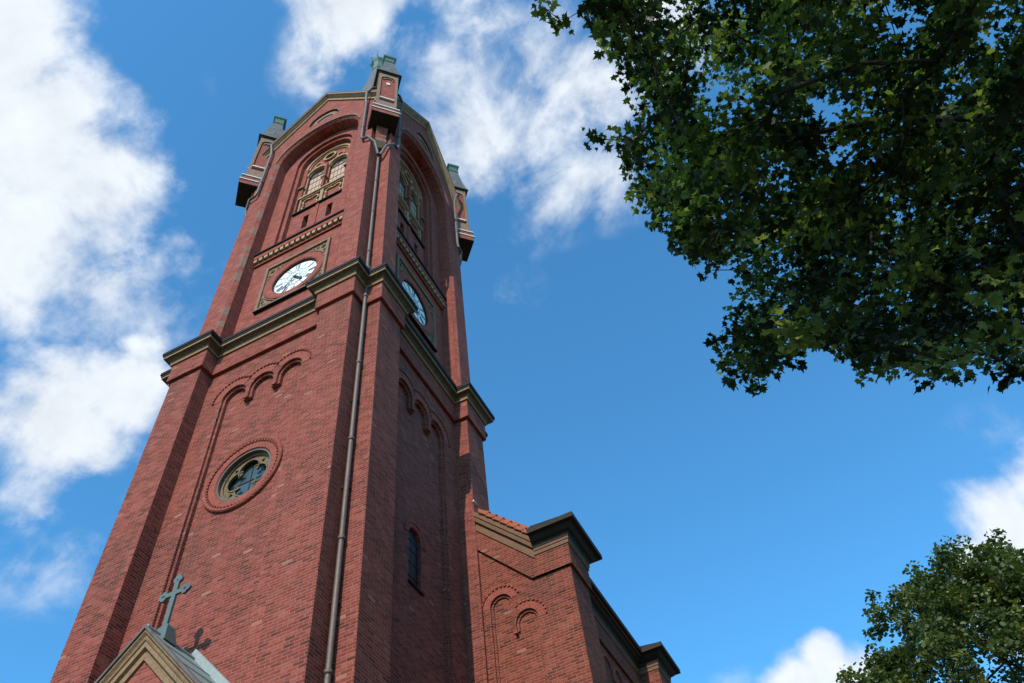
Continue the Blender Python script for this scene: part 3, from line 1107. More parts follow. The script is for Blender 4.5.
        sm_ = MB()
        sm_.prism(fr, [(cx - .48, 35.40), (cx + .48, 35.40)] + arc(cx, 35.42, .48, 0, 180, 16), 2.56, 2.575, [arc(cx, 35.6, .15, 0, 360, 14)[:-1]])
        kw(sm_.build('arch_tympanum', M['louvre'], None))

# ---- oculus on the front
ocl = bpy.data.objects.new('oculus_window', None)
ocl.location = (0, -3.2, 14.9)
col.objects.link(ocl)
ocl.parent = church


def ko(o, par=ocl, org=Vector((0, -3.2, 14.9))):
    o.parent = par
    o.matrix_parent_inverse = Matrix.Translation(-org)
    return o


fr = FRAMES[0]
rg = MB()
prof = [(.80, 2.9), (.80, 3.17), (.835, 3.21), (.86, 3.25), (1.04, 3.265), (1.045, 3.25), (1.08, 3.25), (1.085, 3.27), (1.12, 3.30), (1.17, 3.31), (1.20, 3.28), (1.20, 3.2)]
vs, fs = [], []
n = 72
for i in range(n):
    an = 2 * PI * i / n
    for r, d in prof:
        vs.append(fr(r * math.cos(an), d, 14.9 + r * math.sin(an)))
q = len(prof)
for i in range(n):
    j = (i + 1) % n
    for t in range(q - 1):
        fs.append((i * q + t, j * q + t, j * q + t + 1, i * q + t + 1))
rg.add(vs, fs)
for i in range(60):
    an = 2 * PI * i / 60
    rg.ring(fr, 0, 14.9, 1.04, 1.10, 3.24, 3.30, an - .025, an + .025, 2)
ko(rg.build('oculus_surround', M['brick_ring'], None))
lead = MB()
lead.ring(fr, 0, 14.9, .785, .825, 3.14, 3.215, n=64)
ko(lead.build('oculus_lead_rim', M['pipe_dark'], None))
# quatrefoil outline
qf = []
for i in range(4):
    cx, cz = .325 * math.cos(i * PI / 2), .325 * math.sin(i * PI / 2)
    for j in range(-9, 10):
        an = i * PI / 2 + R_(j * 13.2)
        qf.append((cx + .30 * math.cos(an), 14.9 + cz + .30 * math.sin(an)))
trg = []
for i in range(4):
    an = PI / 4 + i * PI / 2
    c0 = (.60 * math.cos(an), 14.9 + .60 * math.sin(an))
    trg.append([(c0[0] + .085 * math.cos(an + t_), c0[1] + .085 * math.sin(an + t_)) for t_ in (0, 2.1, 4.2)])
oct_ = MB()
oct_.prism(fr, arc(0, 14.9, .80, 0, 360, 48)[:-1], 3.0, 3.06, [qf] + trg)
oct_.ring(fr, 0, 14.9, .72, .80, 3.06, 3.10, n=48)
for i in range(4):
    cx, cz = .30 * math.cos(i * PI / 2), 14.9 + .30 * math.sin(i * PI / 2)
    oct_.ring(fr, cx, cz, .30, .33, 3.06, 3.085, i * PI / 2 - R_(115), i * PI / 2 + R_(115), 18)
ko(oct_.build('oculus_tracery', M['oc_stone'], None))
gl = MB()
gl.prism(fr, arc(0, 14.9, .82, 0, 360, 40)[:-1], 2.90, 2.93)
ko(gl.build('oculus_glass', M['glass'], None))
br = MB()
br.box(fr, -.8, .8, 2.935, 2.95, 14.89, 14.91)
br.box(fr, -.01, .01, 2.935, 2.95, 14.1, 15.7)
for s_ in ():
    br.box(fr, -.8, .8, 2.935, 2.945, 14.9 + s_ - .006, 14.9 + s_ + .006)
    br.box(fr, s_ - .006, s_ + .006, 2.935, 2.945, 14.1, 15.7)
br.tube([fr(-.80, 3.16, 15.2), fr(-.55, 3.0, 15.08)], .02, 6)
br.tube([fr(.50, 2.98, 14.35), fr(.70, 3.16, 14.4)], .015, 6)
ko(br.build('glazing_bar', M['black'], None))

# ---- lancets on the sides
lc = bpy.data.objects.new('lancet_window', None)
lc.location = (3.2, 0, 12.9)
col.objects.link(lc)
lc.parent = church
fr = FRAMES[1]
hd = MB()
hd.ring(fr, -.09, 13.52, .45, .53, PN - .01, PN + .035, R_(-4), R_(184), 20)
hd.ring(fr, -.09, 13.52, .33, .45, PN - .01, PN + .012, R_(0), R_(180), 20)
ko(hd.build('lancet_hood', M['brick_ring'], None), lc, Vector((3.2, 0, 12.9)))
gl = MB()
gl.prism(fr, [(-.42, 12.0), (.24, 12.0)] + arc(-.09, 13.52, .33, 0, 180, 14), 3.08, 3.12)
ko(gl.build('lancet_glass', M['darkglass'], None), lc, Vector((3.2, 0, 12.9)))
br = MB()
br.box(fr, -.10, -.08, 3.12, 3.135, 12.05, 13.82)
for z in (12.4, 12.8, 13.2, 13.5):
    br.box(fr, -.40, .22, 3.12, 3.14, z - .008, z + .008)
ko(br.build('glazing_bar', M['louvre'], None), lc, Vector((3.2, 0, 12.9)))
sl = MB()
vs = []
for x in (-.42, .27):
    vs += [fr(x, 3.10, 12.07), fr(x, PN + .06, 11.99), fr(x, PN + .07, 12.03), fr(x, 3.10, 12.13)]
sl.add(vs, [(0, 1, 2, 3), (7, 6, 5, 4), (0, 4, 5, 1), (1, 5, 6, 2), (2, 6, 7, 3), (3, 7, 4, 0)])
ko(sl.build('lancet_sill', M['dark_metal'], None), lc, Vector((3.2, 0, 12.9)))

# ---- turrets at the four corners (faces turned 45 degrees)
TR = 5.0


def square(h, cx=0., cy=TR):
    return [(cx - h, cy - h), (cx - h, cy + h), (cx + h, cy + h), (cx + h, cy - h)][::-1]


def make_turret():
    root = bpy.data.objects.new('turret', None)
    col.objects.link(root)
    fr = turret_frame
    bd = MB()
    bd.box(fr, -.60, .60, 3.6, 5.60, 34.28, 34.62)
    bd.box(fr, -.57, .57, 3.6, 5.57, 34.74, 35.10)
    bd.box(fr, -.42, .42, 3.6, 5.42, 35.1, 40.1)
    vs = []
    for z, t, n in ((34.29, .26, 4.98), (33.7, .24, 4.92), (33.1, .20, 4.82)):
        vs += [(-t, 4.2, z), (t, 4.2, z), (t, n, z), (-t, n, z)]
    fs = []
    for j in range(2):
        for i in range(4):
            fs.append((j * 4 + i, j * 4 + (i + 1) % 4, (j + 1) * 4 + (i + 1) % 4, (j + 1) * 4 + i))
    fs += [(0, 1, 2, 3), (11, 10, 9, 8)]
    bd.add(vs, fs)
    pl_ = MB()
    pl_.box(fr, -.61, .61, 3.7, 5.61, 34.235, 34.278)  # dark plate added so the shaded underside comes out near black
    pl_.build('turret_soffit_shade', M['soffit'], root)
    bd.build('turret_body', M['brick_up'], root, bevel=.01)
    st = MB()
    vs = []
    for z, t, n in ((33.09, .24, 4.88), (32.9, .24, 4.86), (32.6, .12, 4.66)):
        vs += [(-t, 4.2, z), (t, 4.2, z), (t, n, z), (-t, n, z)]
    st.add(vs, fs)
    st.build('turret_pendant', M['tan'], root)
    lg = MB()
    lg.sweep(square(.60), [(-.05, 34.62), (.045, 34.625), (.045, 34.70), (-.05, 34.76), (-.1, 34.75)])
    lg.sweep(square(.57), [(-.05, 35.10), (.045, 35.105), (.045, 35.18), (-.12, 35.26), (-.15, 35.26)])
    lg.build('turret_ledge', M['white_ledge'], root)
    # stone frames with gablets on the free sides
    sf = MB()
    nich = MB()
    wl = MB()
    for side in range(4):
        an = side * PI / 2

        def fs_(x, d, z, an=an):
            c_, s_ = math.cos(an), math.sin(an)
            return (x * c_ + d * s_, TR - x * s_ + d * c_, z)
        outer = [(-.47, 35.27), (.47, 35.27), (.47, 40.02), (.54, 40.06), (.54, 40.18), (0, 40.78), (-.54, 40.18), (-.54, 40.06), (-.47, 40.02)]
        hole = [(-.35, 36.1), (.35, 36.1)] + arc(0, 39.35, .35, 0, 180, 12)
        sf.prism(fs_, outer, .42, .49, [hole])
        nich.prism(fs_, [(-.36, 36.0), (.36, 36.0)] + arc(0, 39.35, .36, 0, 180, 12), .37, .425)
        wl.box(fs_, -.34, .34, .43, .54, 36.40, 36.50)
        sf.ring(fs_, 0, 39.30, .20, .27, .42, .47, 0, PI, 12)
    sf.build('turret_frame', M['tan'], root)
    nich.build('turret_niche', M['brick_ring'], root)
    wl.build('turret_sill', M['white_ledge'], root)
    # slate roof: bell-cast pyramid with four gablets
    rf = MB()
    vs = []
    prof = [(40.12, .63), (40.4, .55), (41.2, .43), (43.0, .25)]
    for z, h in prof:
        vs += [(-h, TR - h, z), (h, TR - h, z), (h, TR + h, z), (-h, TR + h, z)]
    fs = [(0, 1, 2, 3)]
    for j in range(3):
        for i in range(4):
            fs.append((j * 4 + i, j * 4 + (i + 1) % 4, (j + 1) * 4 + (i + 1) % 4, (j + 1) * 4 + i))
    fs.append((15, 14, 13, 12))
    rf.add(vs, fs)
    for side in range(4):
        an = side * PI / 2

        def fs2(x, d, z, an=an):
            c_, s_ = math.cos(an), math.sin(an)
            return (x * c_ + d * s_, TR - x * s_ + d * c_, z)
        v = [fs2(-.57, .56, 40.2), fs2(.57, .56, 40.2), fs2(0, .56, 40.86), fs2(-.3, .2, 40.8), fs2(.3, .2, 40.8), fs2(0, .3, 41.9)]
        rf.add(v, [(0, 1, 2), (3, 5, 4), (0, 2, 5, 3), (1, 4, 5, 2), (0, 3, 4, 1)])
    # saddle roof back towards the spire
    rf.add([(-.6, 2.2, 38.6), (.6, 2.2, 38.6), (.6, 4.5, 38.6), (-.6, 4.5, 38.6), (-.6, 2.2, 40.3), (.6, 2.2, 40.3), (.6, 4.5, 40.3), (-.6, 4.5, 40.3), (0, 1.5, 41.2), (0, 4.7, 41.2)],
           [(0, 1, 2, 3), (0, 4, 5, 1), (2, 6, 7, 3), (0, 3, 7, 4), (1, 5, 6, 2), (4, 8, 5), (7, 6, 9), (4, 7, 9, 8), (5, 8, 9, 6)])
    rf.build('turret_roof', M['slate'], root)
    cp = MB()
    cpp = [(0, 42.98), (.27, 43.0), (.30, 43.06), (.27, 43.12), (.235, 43.2), (.225, 43.50), (.26, 43.62), (.33, 43.70), (.345, 43.76), (.345, 43.84), (.29, 43.90), (0, 43.98)]
    cp.sweep(square(.1), [(o_ - .099, z_) for o_, z_ in cpp])
    cp.build('turret_cap', M['copper'], root)
    # two rainwater pipes with swan necks
    pp = MB()
    for s_ in (-1, 1):
        # turret-local (t, n): world face plane d=3.86, x=+-2.75 -> n=(3.86+2.75)Q, t=(3.86-2.75)Q
        def L(x, d, z, s_=s_):
            return (s_ * (d - x) * Q, (d + x) * Q, z)
        pp.tube([L(3.25, 3.80, 39.3), L(3.05, 4.02, 38.9), L(2.78, 4.04, 38.5), L(2.72, 3.95, 37.9), L(2.72, 3.88, 37.5), L(2.72, 3.86, 33.2),
                 L(2.80, 3.86, 32.95), L(3.06, 3.86, 32.85), L(3.30, 3.66, 32.4), L(3.33, 3.40, 31.6)], .065, 8)
        for z in (34.3, 36.4):
            pp.tube([L(2.72, 3.86, z), L(2.72, 3.86, z + .07)], .085, 8)
    pp.build('swan_neck_pipe', M['pipe_dark'], root)
    return root


t0 = make_turret()
ov = MB()
n = 14
vs = [(.10 * math.cos(2 * PI * i / n), TR - .045 + dd_, 38.75 + .16 * math.sin(2 * PI * i / n)) for dd_ in (.455, .52) for i in range(n)]
ov.add(vs, [tuple(range(n)), tuple(range(2 * n - 1, n - 1, -1))] + [(i, (i + 1) % n, (i + 1) % n + n, i + n) for i in range(n)])
ANG = {0: (1, -1), 1: (1, 1), 2: (-1, 1), 3: (-1, -1)}
LBL = ['near corner turret above the long drainpipe', 'right corner turret', 'rear corner turret', 'left corner turret']
turrets = []
for k in range(4):
    if k == 0:
        r = t0
    else:
        r = t0.copy()
        col.objects.link(r)
        for ch in t0.children:
            c = ch.copy()
            col.objects.link(c)
            c.parent = r
    r.parent = church
    r['label'] = LBL[k]
    sx, sy = ANG[k]
    # local n axis (+Y) -> (sx, sy)/sqrt2
    r.rotation_euler = (0, 0, math.atan2(sy, sx) - PI / 2)
    turrets.append(r)
plq = ov.build('niche_plaque', M['white_ledge'], turrets[0])

# ---- long drainpipe in the re-entrant corner
dp = MB()
dp.tube([(3.50, -3.50, GZ), (3.45, -3.45, 3), (3.445, -3.445, 21.0), (3.44, -3.44, 21.7), (3.30, -3.30, 22.3), (3.27, -3.27, 23.0), (3.27, -3.27, 31.3), (3.30, -3.30, 31.9)], .060, 12)
for z in (2, 5, 8.0, 11, 14, 17, 20.3):
    dp.tube([(3.447, -3.447, z), (3.447, -3.447, z + .08)], .080, 12)
for z in (23.5, 26.5, 29.2):
    dp.tube([(3.27, -3.27, z), (3.27, -3.27, z + .08)], .080, 12)
dp.tube([(3.445, -3.50, 21.75), (3.445, -3.50, 21.95)], .13, 12)
dpo = dp.build('drainpipe', M['zinc'], church, smooth=True)
br = MB()
for z in (6.5, 9.5, 12.5, 15.5, 18.5):
    br.box(lambda x, d, z_: (x, d, z_), 3.31, 3.45, -3.47, -3.44, z, z + .05)
    br.tube([(3.44, -3.33, z), (3.52, -3.40, z)], .02, 5)
br.build('pipe_bracket', M['dark_metal'], dpo)

# ------------------------------------------------------------------ nave
NX, NY, PX, EZ = 5.80, 2.25, 6.47, 14.1
RS = 1.04
nw = MB()
nfr = lambda x, d, z: (x, -d, z)         # d = -y
VX, VZ = 5.47, 13.5                      # foot of the raking verge
ridge = VZ + VX * RS
PI_ = PX - .004
outer = [(-PI_, GZ), (PI_, GZ), (PI_, 13.5), (VX, VZ), (0, ridge), (-VX, VZ), (-PI_, 13.5)]


def nave_hole(r, zb, side):
    cx1, cx2 = 4.42, 5.09
    pts = [(cx1 - r, zb)] + arc(cx1, 12.47, r, 180, 0, 14) + [(cx1 + r, 11.56), (cx2 - r, 11.56)] + arc(cx2, 11.77, r, 180, 0, 14) + [(cx2 + r, zb)]
    return [(side * x, z) for x, z in pts]


nw.prism(nfr, outer, -3.0, -NY - .10)
nw.prism(nfr, outer, -NY - .10, -NY - .055, [nave_hole(.245, 3.0, 1)])
nw.prism(nfr, outer, -NY - .055, -NY, [nave_hole(.31, 3.0, 1)])
# frieze band stepping up the gable
band = [(PX, 12.85), (PX, 13.5), (VX, 13.5), (2.0, 13.5 + (VX - 2) * RS), (2.0, 12.85 + (5.40 - 2) * 1.07), (5.40, 12.85)]
nw.prism(nfr, band, -NY - .02, -NY + .075)
nw.box(nfr, 5.42, PX, -3.5, -NY - .01, GZ, 14.0)
nw.box(nfr, 5.5, PX + .075, -3.575, -NY + .073, 12.85, 13.52)
# side wall with piers
nw.box(nfr, -NX, NX, -24.0, -2.6, GZ, 13.9)
nw.box(nfr, NX, NX + .075, -24.0, -3.4, 12.85, 13.52)
for y0 in (9.38, 15.3, 21.2):
    nw.box(nfr, NX - .1, PX, -y0 - 1.02, -y0, GZ, 13.9)
    nw.box(nfr, NX - .1, PX + .075, -y0 - 1.095, -y0 + .075, 12.85, 13.52)
nw.build('nave_wall', M['brick_nave'], church, bevel=.006)
# arch bands
for cx, cz, a0, a1 in ((4.42, 12.47, 15, 180), (5.09, 11.77, -5, 122)):
    nb = MB()
    nd = MB()
    nb.ring(nfr, cx, cz, .313, .52, -NY, -NY + .006, R_(a0), R_(a1), 18)
    m_ = int((a1 - a0) / 12)
    for i in range(m_):
        am = R_(a0 + (i + .5) * (a1 - a0) / m_)
        h_ = R_((a1 - a0) / m_ * .3)
        nd.ring(nfr, cx, cz, .52, .565, -NY - .01, -NY + .04, am - h_, am + h_, 2)
    nbo = nb.build('nave_arch_band', M['brick_ring'], church)
    nd.build('nave_dentil', M['brick_ring'], nbo)
nb = MB()
nb.box(nfr, 4.715, 4.795, -NY - .05, -NY + .02, 11.50, 11.57)
nb.build('nave_corbel', M['brick_ring'], church)
fr1 = lambda x, d, z: (d, x, z)
for y0 in (3.9, 10.7):
    nb = MB()
    for i in range(6):
        cy = y0 + .45 + i * .86
        nb.ring(fr1, cy, 12.15, .30, .42, NX, NX + .06, 0, PI, 14)
        nb.box(fr1, cy + .30, cy + .56, NX, NX + .06, 11.9, 12.15)
    nb.build('side_arch_frieze', M['brick_ring'], church)
for y0 in (5.4, 7.6, 12.0, 14.0):
    sw = MB()
    sw.prism(fr1, [(y0 - .35, 6.5), (y0 + .35, 6.5)] + arc(y0, 10.6, .35, 0, 180, 14), NX, NX + .004)
    sw.build('nave_window', M['darkglass'], church)

# rake moulding in ochre brick + verge tiles
rkn = MB()
ln = math.hypot(1, RS)
prof = [(-.02, 0.0), (.11, 0.0), (.115, .10), (.075, .11), (.075, .19), (.15, .22), (.17, .33), (.20, .34), (.20, .46), (-.5, .46), (-.5, 0)]
vs = []
for x in (VX + .10, 4.6, 3.915):
    for (d, h) in prof:
        vs.append((x, NY - d, VZ + (VX - x) * RS + h * ln + .0))
q = len(prof)
fs = []
for i in range(2):
    for t in range(q):
        fs.append((i * q + t, (i + 1) * q + t, (i + 1) * q + (t + 1) % q, i * q + (t + 1) % q))
fs += [tuple(range(q)), tuple(range(3 * q - 1, 2 * q - 1, -1))]
rkn.add(vs, fs)
rkn.build('nave_verge_moulding', M['verge'], church)
vt = MB()
sl_ = Vector((-1, 0, RS)).normalized()
nm_ = Vector((RS, 0, 1)).normalized()
nt_l = int((VX) * ln / .30)
for i in range(nt_l):
    base = Vector((VX + .12, NY, VZ + .46 * ln - .12 * RS)) + sl_ * (i * .30)
    p = []
    for (s0, h0, h1) in ((0.0, .03, .19), (.36, -.005, .10)):
        for y in (-.26, .25):
            p += [base + sl_ * s0 + nm_ * h0 + Vector((0, y, 0)), base + sl_ * s0 + nm_ * h1 + Vector((0, y, 0))]
    if base.x + sl_.x * .36 < 3.9:
        continue
    vt.add(p, [(0, 1, 3, 2), (4, 6, 7, 5), (0, 4, 5, 1), (2, 3, 7, 6), (1, 5, 7, 3), (0, 2, 6, 4)])
vt.build('verge_tile', M['tile'], church, bevel=.015)
rfm = MB()
hh = .46 * ln
for s_ in (1, -1):
    p = [Vector((s_ * 6.15, y, EZ + .0)) for y in (NY + .2, 24)] + [Vector((0, y, VZ + VX * RS + hh)) for y in (24, NY + .2)]
    p2 = [v - Vector((0, 0, .18)) for v in p]
    rfm.add(p + p2, [(0, 1, 2, 3), (7, 6, 5, 4), (0, 4, 5, 1), (1, 5, 6, 2), (2, 6, 7, 3), (3, 7, 4, 0)])
rfm.build('nave_roof', M['tile'], church)
# eaves cornice following the piers
path = [(5.42, 2.5), (5.57, NY), (PX, NY), (PX, 3.50), (NX, 3.50), (NX, 9.38), (PX, 9.38), (PX, 10.40), (NX, 10.40), (NX, 15.3), (PX, 15.3), (PX, 16.32), (NX, 16.32), (NX, 21.2), (PX, 21.2), (PX, 22.2), (NX, 22.2), (NX, 24)]
nc = MB()
nc.sweep(path[1:], [(-.02, 13.50), (.10, 13.50), (.105, 13.60), (.125, 13.615), (.13, 13.68), (.05, 13.70)], closed=False)
nc.build('nave_cornice', M['verge'], church)
ne = MB()
ne.sweep(path[1:], [(-.02, 13.68), (.13, 13.70), (.16, 13.80), (.24, 13.84), (.30, 13.92), (.33, 13.96), (.45, 13.98), (.455, 14.12), (.42, 14.13), (-.3, 14.15)], closed=False)
# west end closing face of the overhang
ne.build('nave_eave', M['soffit'], church)
# pier roofs
for y0, y1 in ((NY - .42, 3.92), (8.96, 10.82), (14.9, 16.7), (20.8, 22.6)):
    pr = MB()
    x0, x1 = 5.58, 6.9
    zt = 14.13
    pr.add([(x0, y0, zt), (x1, y0, zt), (x1, y1, zt), (x0, y1, zt), (x0, y0 + .3, zt + .35), (x0, y1 - .3, zt + .35)], [(0, 1, 2, 3), (0, 4, 1), (3, 2, 5), (1, 4, 5, 2), (0, 3, 5, 4)])
    pr.build('pier_roof', M['dark_metal'], church)
kn = MB()
kn.ring(lambda x, d, z: (x, -d, z), 3.98, 16.12, .0, .028, -NY + .05, -NY + .25, n=10)
kn.build('verge_end_stop', M['white_ledge'], church)

# ------------------------------------------------------------------ porch
PY, PZ, PS, PH = -4.68, 9.57, 1.03, 2.6
pw = MB()
pf = FRAMES[0]
pw.prism(pf, [(-PH + .25, GZ), (PH - .25, GZ), (PH - .25, PZ - .35 - PS * (PH - .25)), (0, PZ - .35), (-PH + .25, PZ - .35 - PS * (PH - .25))], 3.3, 4.45,
         [[(-.9, GZ + .02), (.9, GZ + .02)] + arc(0, 3.2, .9, 0, 180, 20)])
pw.build('porch_wall', M['brick_up'], church)
pdr = MB()
pdr.prism(pf, [(-.9, GZ + .05), (.9, GZ + .05)] + arc(0, 3.2, .9, 0, 180, 20), 3.9, 4.0)
pdr.build('porch_door', M['soffit'], church)
pm = MB()
lnp = math.hypot(1, PS)
prof = [(4.45, -.52), (4.50, -.52), (4.52, -.40), (4.48, -.385), (4.48, -.33), (4.56, -.30), (4.57, -.20), (4.60, -.18), (4.62, -.13), (4.60, -.11), (4.66, -.05), (4.66, 0), (4.3, 0), (4.3, -.52)]
vs = []
for x in (-PH, 0, PH):
    for (d, h) in prof:
        vs.append(pf(x, d, PZ - PS * abs(x) + h * lnp * .75))
q = len(prof)
fs = []
for i in range(2):
    for t in range(q):
        fs.append((i * q + t, (i + 1) * q + t, (i + 1) * q + (t + 1) % q, i * q + (t + 1) % q))
fs += [tuple(range(q)), tuple(range(3 * q - 1, 2 * q - 1, -1))]
pm.add(vs, fs)
pm.build('porch_gable_moulding', M['ochre'], church)
prf = MB()


def slab(mb, y0, y1, z0, th, hw=PH + .06):
    vs = []
    for x in (-hw, 0, hw):
        for y in (y0, y1):
            for t in (0, th):
                vs.append((x, y, z0 - PS * abs(x) + t))
    fs = []
    for i in range(2):
        o = i * 4
        fs += [(o, o + 1, o + 5, o + 4), (o + 2, o + 6, o + 7, o + 3), (o, o + 4, o + 6, o + 2), (o + 1, o + 3, o + 7, o + 5)]
    fs += [(0, 2, 3, 1), (8, 9, 11, 10)]
    mb.add(vs, fs)


slab(prf, -4.60, -3.2, PZ + .02, .04)
for i in range(1, 4):
    pass
prf.tube([(0, -4.66, PZ + .05), (0, -3.3, PZ + .05)], .05, 8)
for xx in (.55, 1.1, 1.65, 2.2, -.55, -1.1, -1.65, -2.2):
    z = PZ + .06 - PS * abs(xx)
    prf.tube([(xx, -4.6, z), (xx, -3.3, z)], .018, 5)
proof = prf.build('porch_roof', M['copper_pale'], church)
pe = MB()
slab(pe, -4.70, -4.60, PZ + .005, .075, PH + .1)
pe.build('roof_edge_flashing', M['zinc'], proof)
pe2 = MB()
slab(pe2, -3.33, -3.18, PZ + .05, .24, PH + .08)
pe2.build('wall_coping', M['coping'], proof)

cx = MB()
CY, CB = -4.18, 9.62
cfr = lambda x, d, z: (x - .07, CY - d, z + .06)
th = .055
cx.box(cfr, -.055, .055, -th / 2, th / 2, CB, 11.0)
cx.box(cfr, -.27, .27, -th / 2 + .002, th / 2 - .002, 10.59, 10.695)


def trefoil(cx_, cz_, ax, az_):
    # clover end made of three lobes
    for dx, dz in ((ax * .045, az_ * .045), (az_ * .05 - ax * .02, ax * .05 - az_ * .02), (-az_ * .05 - ax * .02, -ax * .05 - az_ * .02)):
        cx.prism(cfr, arc(cx_ + dx, cz_ + dz, .07, 0, 360, 10)[:-1], -th / 2 - .001 - abs(dx) * .01, th / 2 + .001 + abs(dz) * .01)


trefoil(0, 11.0, 0, 1)
trefoil(-.29, 10.643, -1, 0)
trefoil(.29, 10.643, 1, 0)
crs = cx.build('cross', M['cross'], church)
tag(crs, 'dull green metal cross with clover ends on the porch gable')
cb_ = MB()
vs = []
for (h, w, z) in ((.20, .17, PZ - .1), (.12, .11, PZ + .26), (.06, .06, PZ + .34)):
    vs += [(-h, CY - w, z), (h, CY - w, z), (h, CY + w, z), (-h, CY + w, z)]
fs = [(0, 1, 2, 3)] + [(j * 4 + i, j * 4 + (i + 1) % 4, (j + 1) * 4 + (i + 1) % 4, (j + 1) * 4 + i) for j in range(2) for i in range(4)] + [(11, 10, 9, 8)]
cb_.add(vs, fs)
cb_.build('cross_base', M['cross'], crs)


# ------------------------------------------------------------------ trees
def leaf_material(name, ramp_, trans=.45):
    m = bpy.data.materials.new(name)
    m.use_nodes = True
    nt = m.node_tree
    nt.nodes.clear()
    g = NT(nt)
    geo = g.n('ShaderNodeNewGeometry')
    rnd = geo.outputs['Random Per Island']
    nf = g.noise(geo.outputs['Position'], 1.1, 3)
    sa = g.n('ShaderNodeAttribute')
    sa.attribute_name = 'spray_tone'
    fac = g.m('ADD', g.m('MULTIPLY', rnd, .32), g.m('ADD', g.m('MULTIPLY', g.m('SUBTRACT', nf, .30), .55), g.m('MULTIPLY', g.m('POWER', sa.outputs['Fac'], 2.2), .55)), clamp=True)
    c = g.ramp(fac, ramp_)
    p = g.n('ShaderNodeBsdfPrincipled')
    g.l(c, p.inputs['Base Color'])
    p.inputs['Roughness'].default_value = .5
    p.inputs['Specular IOR Level'].default_value = .3
    t = g.n('ShaderNodeBsdfTranslucent')
    c2 = g.mix(1.0, c, (1.5, 1.75, .6), 'MULTIPLY')
    g.l(c2, t.inputs['Color'])
    mx_ = g.n('ShaderNodeMixShader')
    mx_.inputs[0].default_value = trans
    g.l(p.outputs[0], mx_.inputs[1])
    g.l(t.outputs[0], mx_.inputs[2])
    o = g.n('ShaderNodeOutputMaterial')
    g.l(mx_.outputs[0], o.inputs[0])
    return m


M['maple'] = leaf_material("maple_leaf", [(.25, (.007, .012, .004)), (.42, (.016, .028, .007)), (.55, (.046, .068, .020)), (.76, (.12, .155, .05)), (1., (.24, .24, .10))], .42)
M['far_leaf'] = leaf_material("broad_leaf", [(.25, (.045, .062, .018)), (.5, (.085, .108, .030)), (.75, (.135, .150, .045)), (1., (.22, .16, .06))], .25)
M['bark'] = stone("bark", (.020, .016, .012), (.032, .025, .019), (.010, .008, .006), dirt=.45, bump=.02)

# maple outline: five pointed lobes
MAPLE = [(0, -.05), (.12, .0), (.38, -.10), (.30, .10), (.56, .30), (.36, .38), (.40, .52), (.18, .46), (.12, .62), (0, 1.0),
         (-.12, .62), (-.18, .46), (-.40, .52), (-.36, .38), (-.56, .30), (-.30, .10), (-.38, -.10), (-.12, .0)]
OVAL = [(0, 0), (.28, .18), (.36, .5), (.2, .85), (0, 1.0), (-.2, .85), (-.36, .5), (-.28, .18)]


def leaves_mesh(name, mtl, parent, centres, radii, counts, size, shape, seed, droop=.5, flat=.45, scatter=.38):
    rng = np.random.default_rng(seed)
    P, UPC, TONE = [], [], []
    for c, r, n in zip(centres, radii, counts):
        d = rng.normal(size=(n, 3))
        d /= np.linalg.norm(d, axis=1)[:, None]
        rad = rng.random(n) ** .45
        q_ = d * rad[:, None] * r
        cu = np.array([0, 0, 1.0]) + rng.normal(size=3) * np.array([.28, .28, 0])
        cu /= np.linalg.norm(cu)
        q_ -= np.outer(q_ @ cu, cu) * (1 - flat)          # leaves of one spray lie in a shallow fan
        UPC.append(np.repeat(cu[None], n, 0))
        TONE.append(np.full(n, rng.random()))
        P.append(np.array(c)[None] + q_)
    P = np.concatenate(P)
    n = len(P)
    up = rng.normal(size=(n, 3)) * scatter + np.concatenate(UPC)
    up /= np.linalg.norm(up, axis=1)[:, None]
    dr = rng.normal(size=(n, 3))
    dr[:, 2] = dr[:, 2] * .3 - droop
    dr -= up * (dr * up).sum(1)[:, None]
    dr /= np.linalg.norm(dr, axis=1)[:, None]
    sd = np.cross(dr, up)
    s = size * (0.5 + .8 * rng.random(n))
    shp = np.array(shape)
    k = len(shp)
    fold = rng.normal(size=n) * .12 + .10
    V = P[:, None] + s[:, None, None] * (sd[:, None] * shp[None, :, 0, None] + dr[:, None] * shp[None, :, 1, None]
                                         + up[:, None] * ((np.abs(shp[:, 0]) * 1.0)[None, :, None] * fold[:, None, None] - (shp[:, 1] ** 2)[None, :, None] * .15))
    V = V.reshape(-1, 3).astype(np.float32)
    me = bpy.data.meshes.new(name)
    me.vertices.add(n * k)
    me.vertices.foreach_set('co', V.ravel())
    # fan-free: centre line split into two halves so the fold reads
    me.loops.add(n * k)
    me.loops.foreach_set('vertex_index', np.arange(n * k, dtype=np.int32))
    me.polygons.add(n)
    me.polygons.foreach_set('loop_start', np.arange(0, n * k, k, dtype=np.int32))
    me.polygons.foreach_set('loop_total', np.full(n, k, dtype=np.int32))
    me.update(calc_edges=True)
    at_ = me.attributes.new('spray_tone', 'FLOAT', 'FACE')
    at_.data.foreach_set('value', np.concatenate(TONE).astype(np.float32))
    me.materials.append(mtl)
    o = bpy.data.objects.new(name, me)
    col.objects.link(o)
    o.parent = parent
    return o


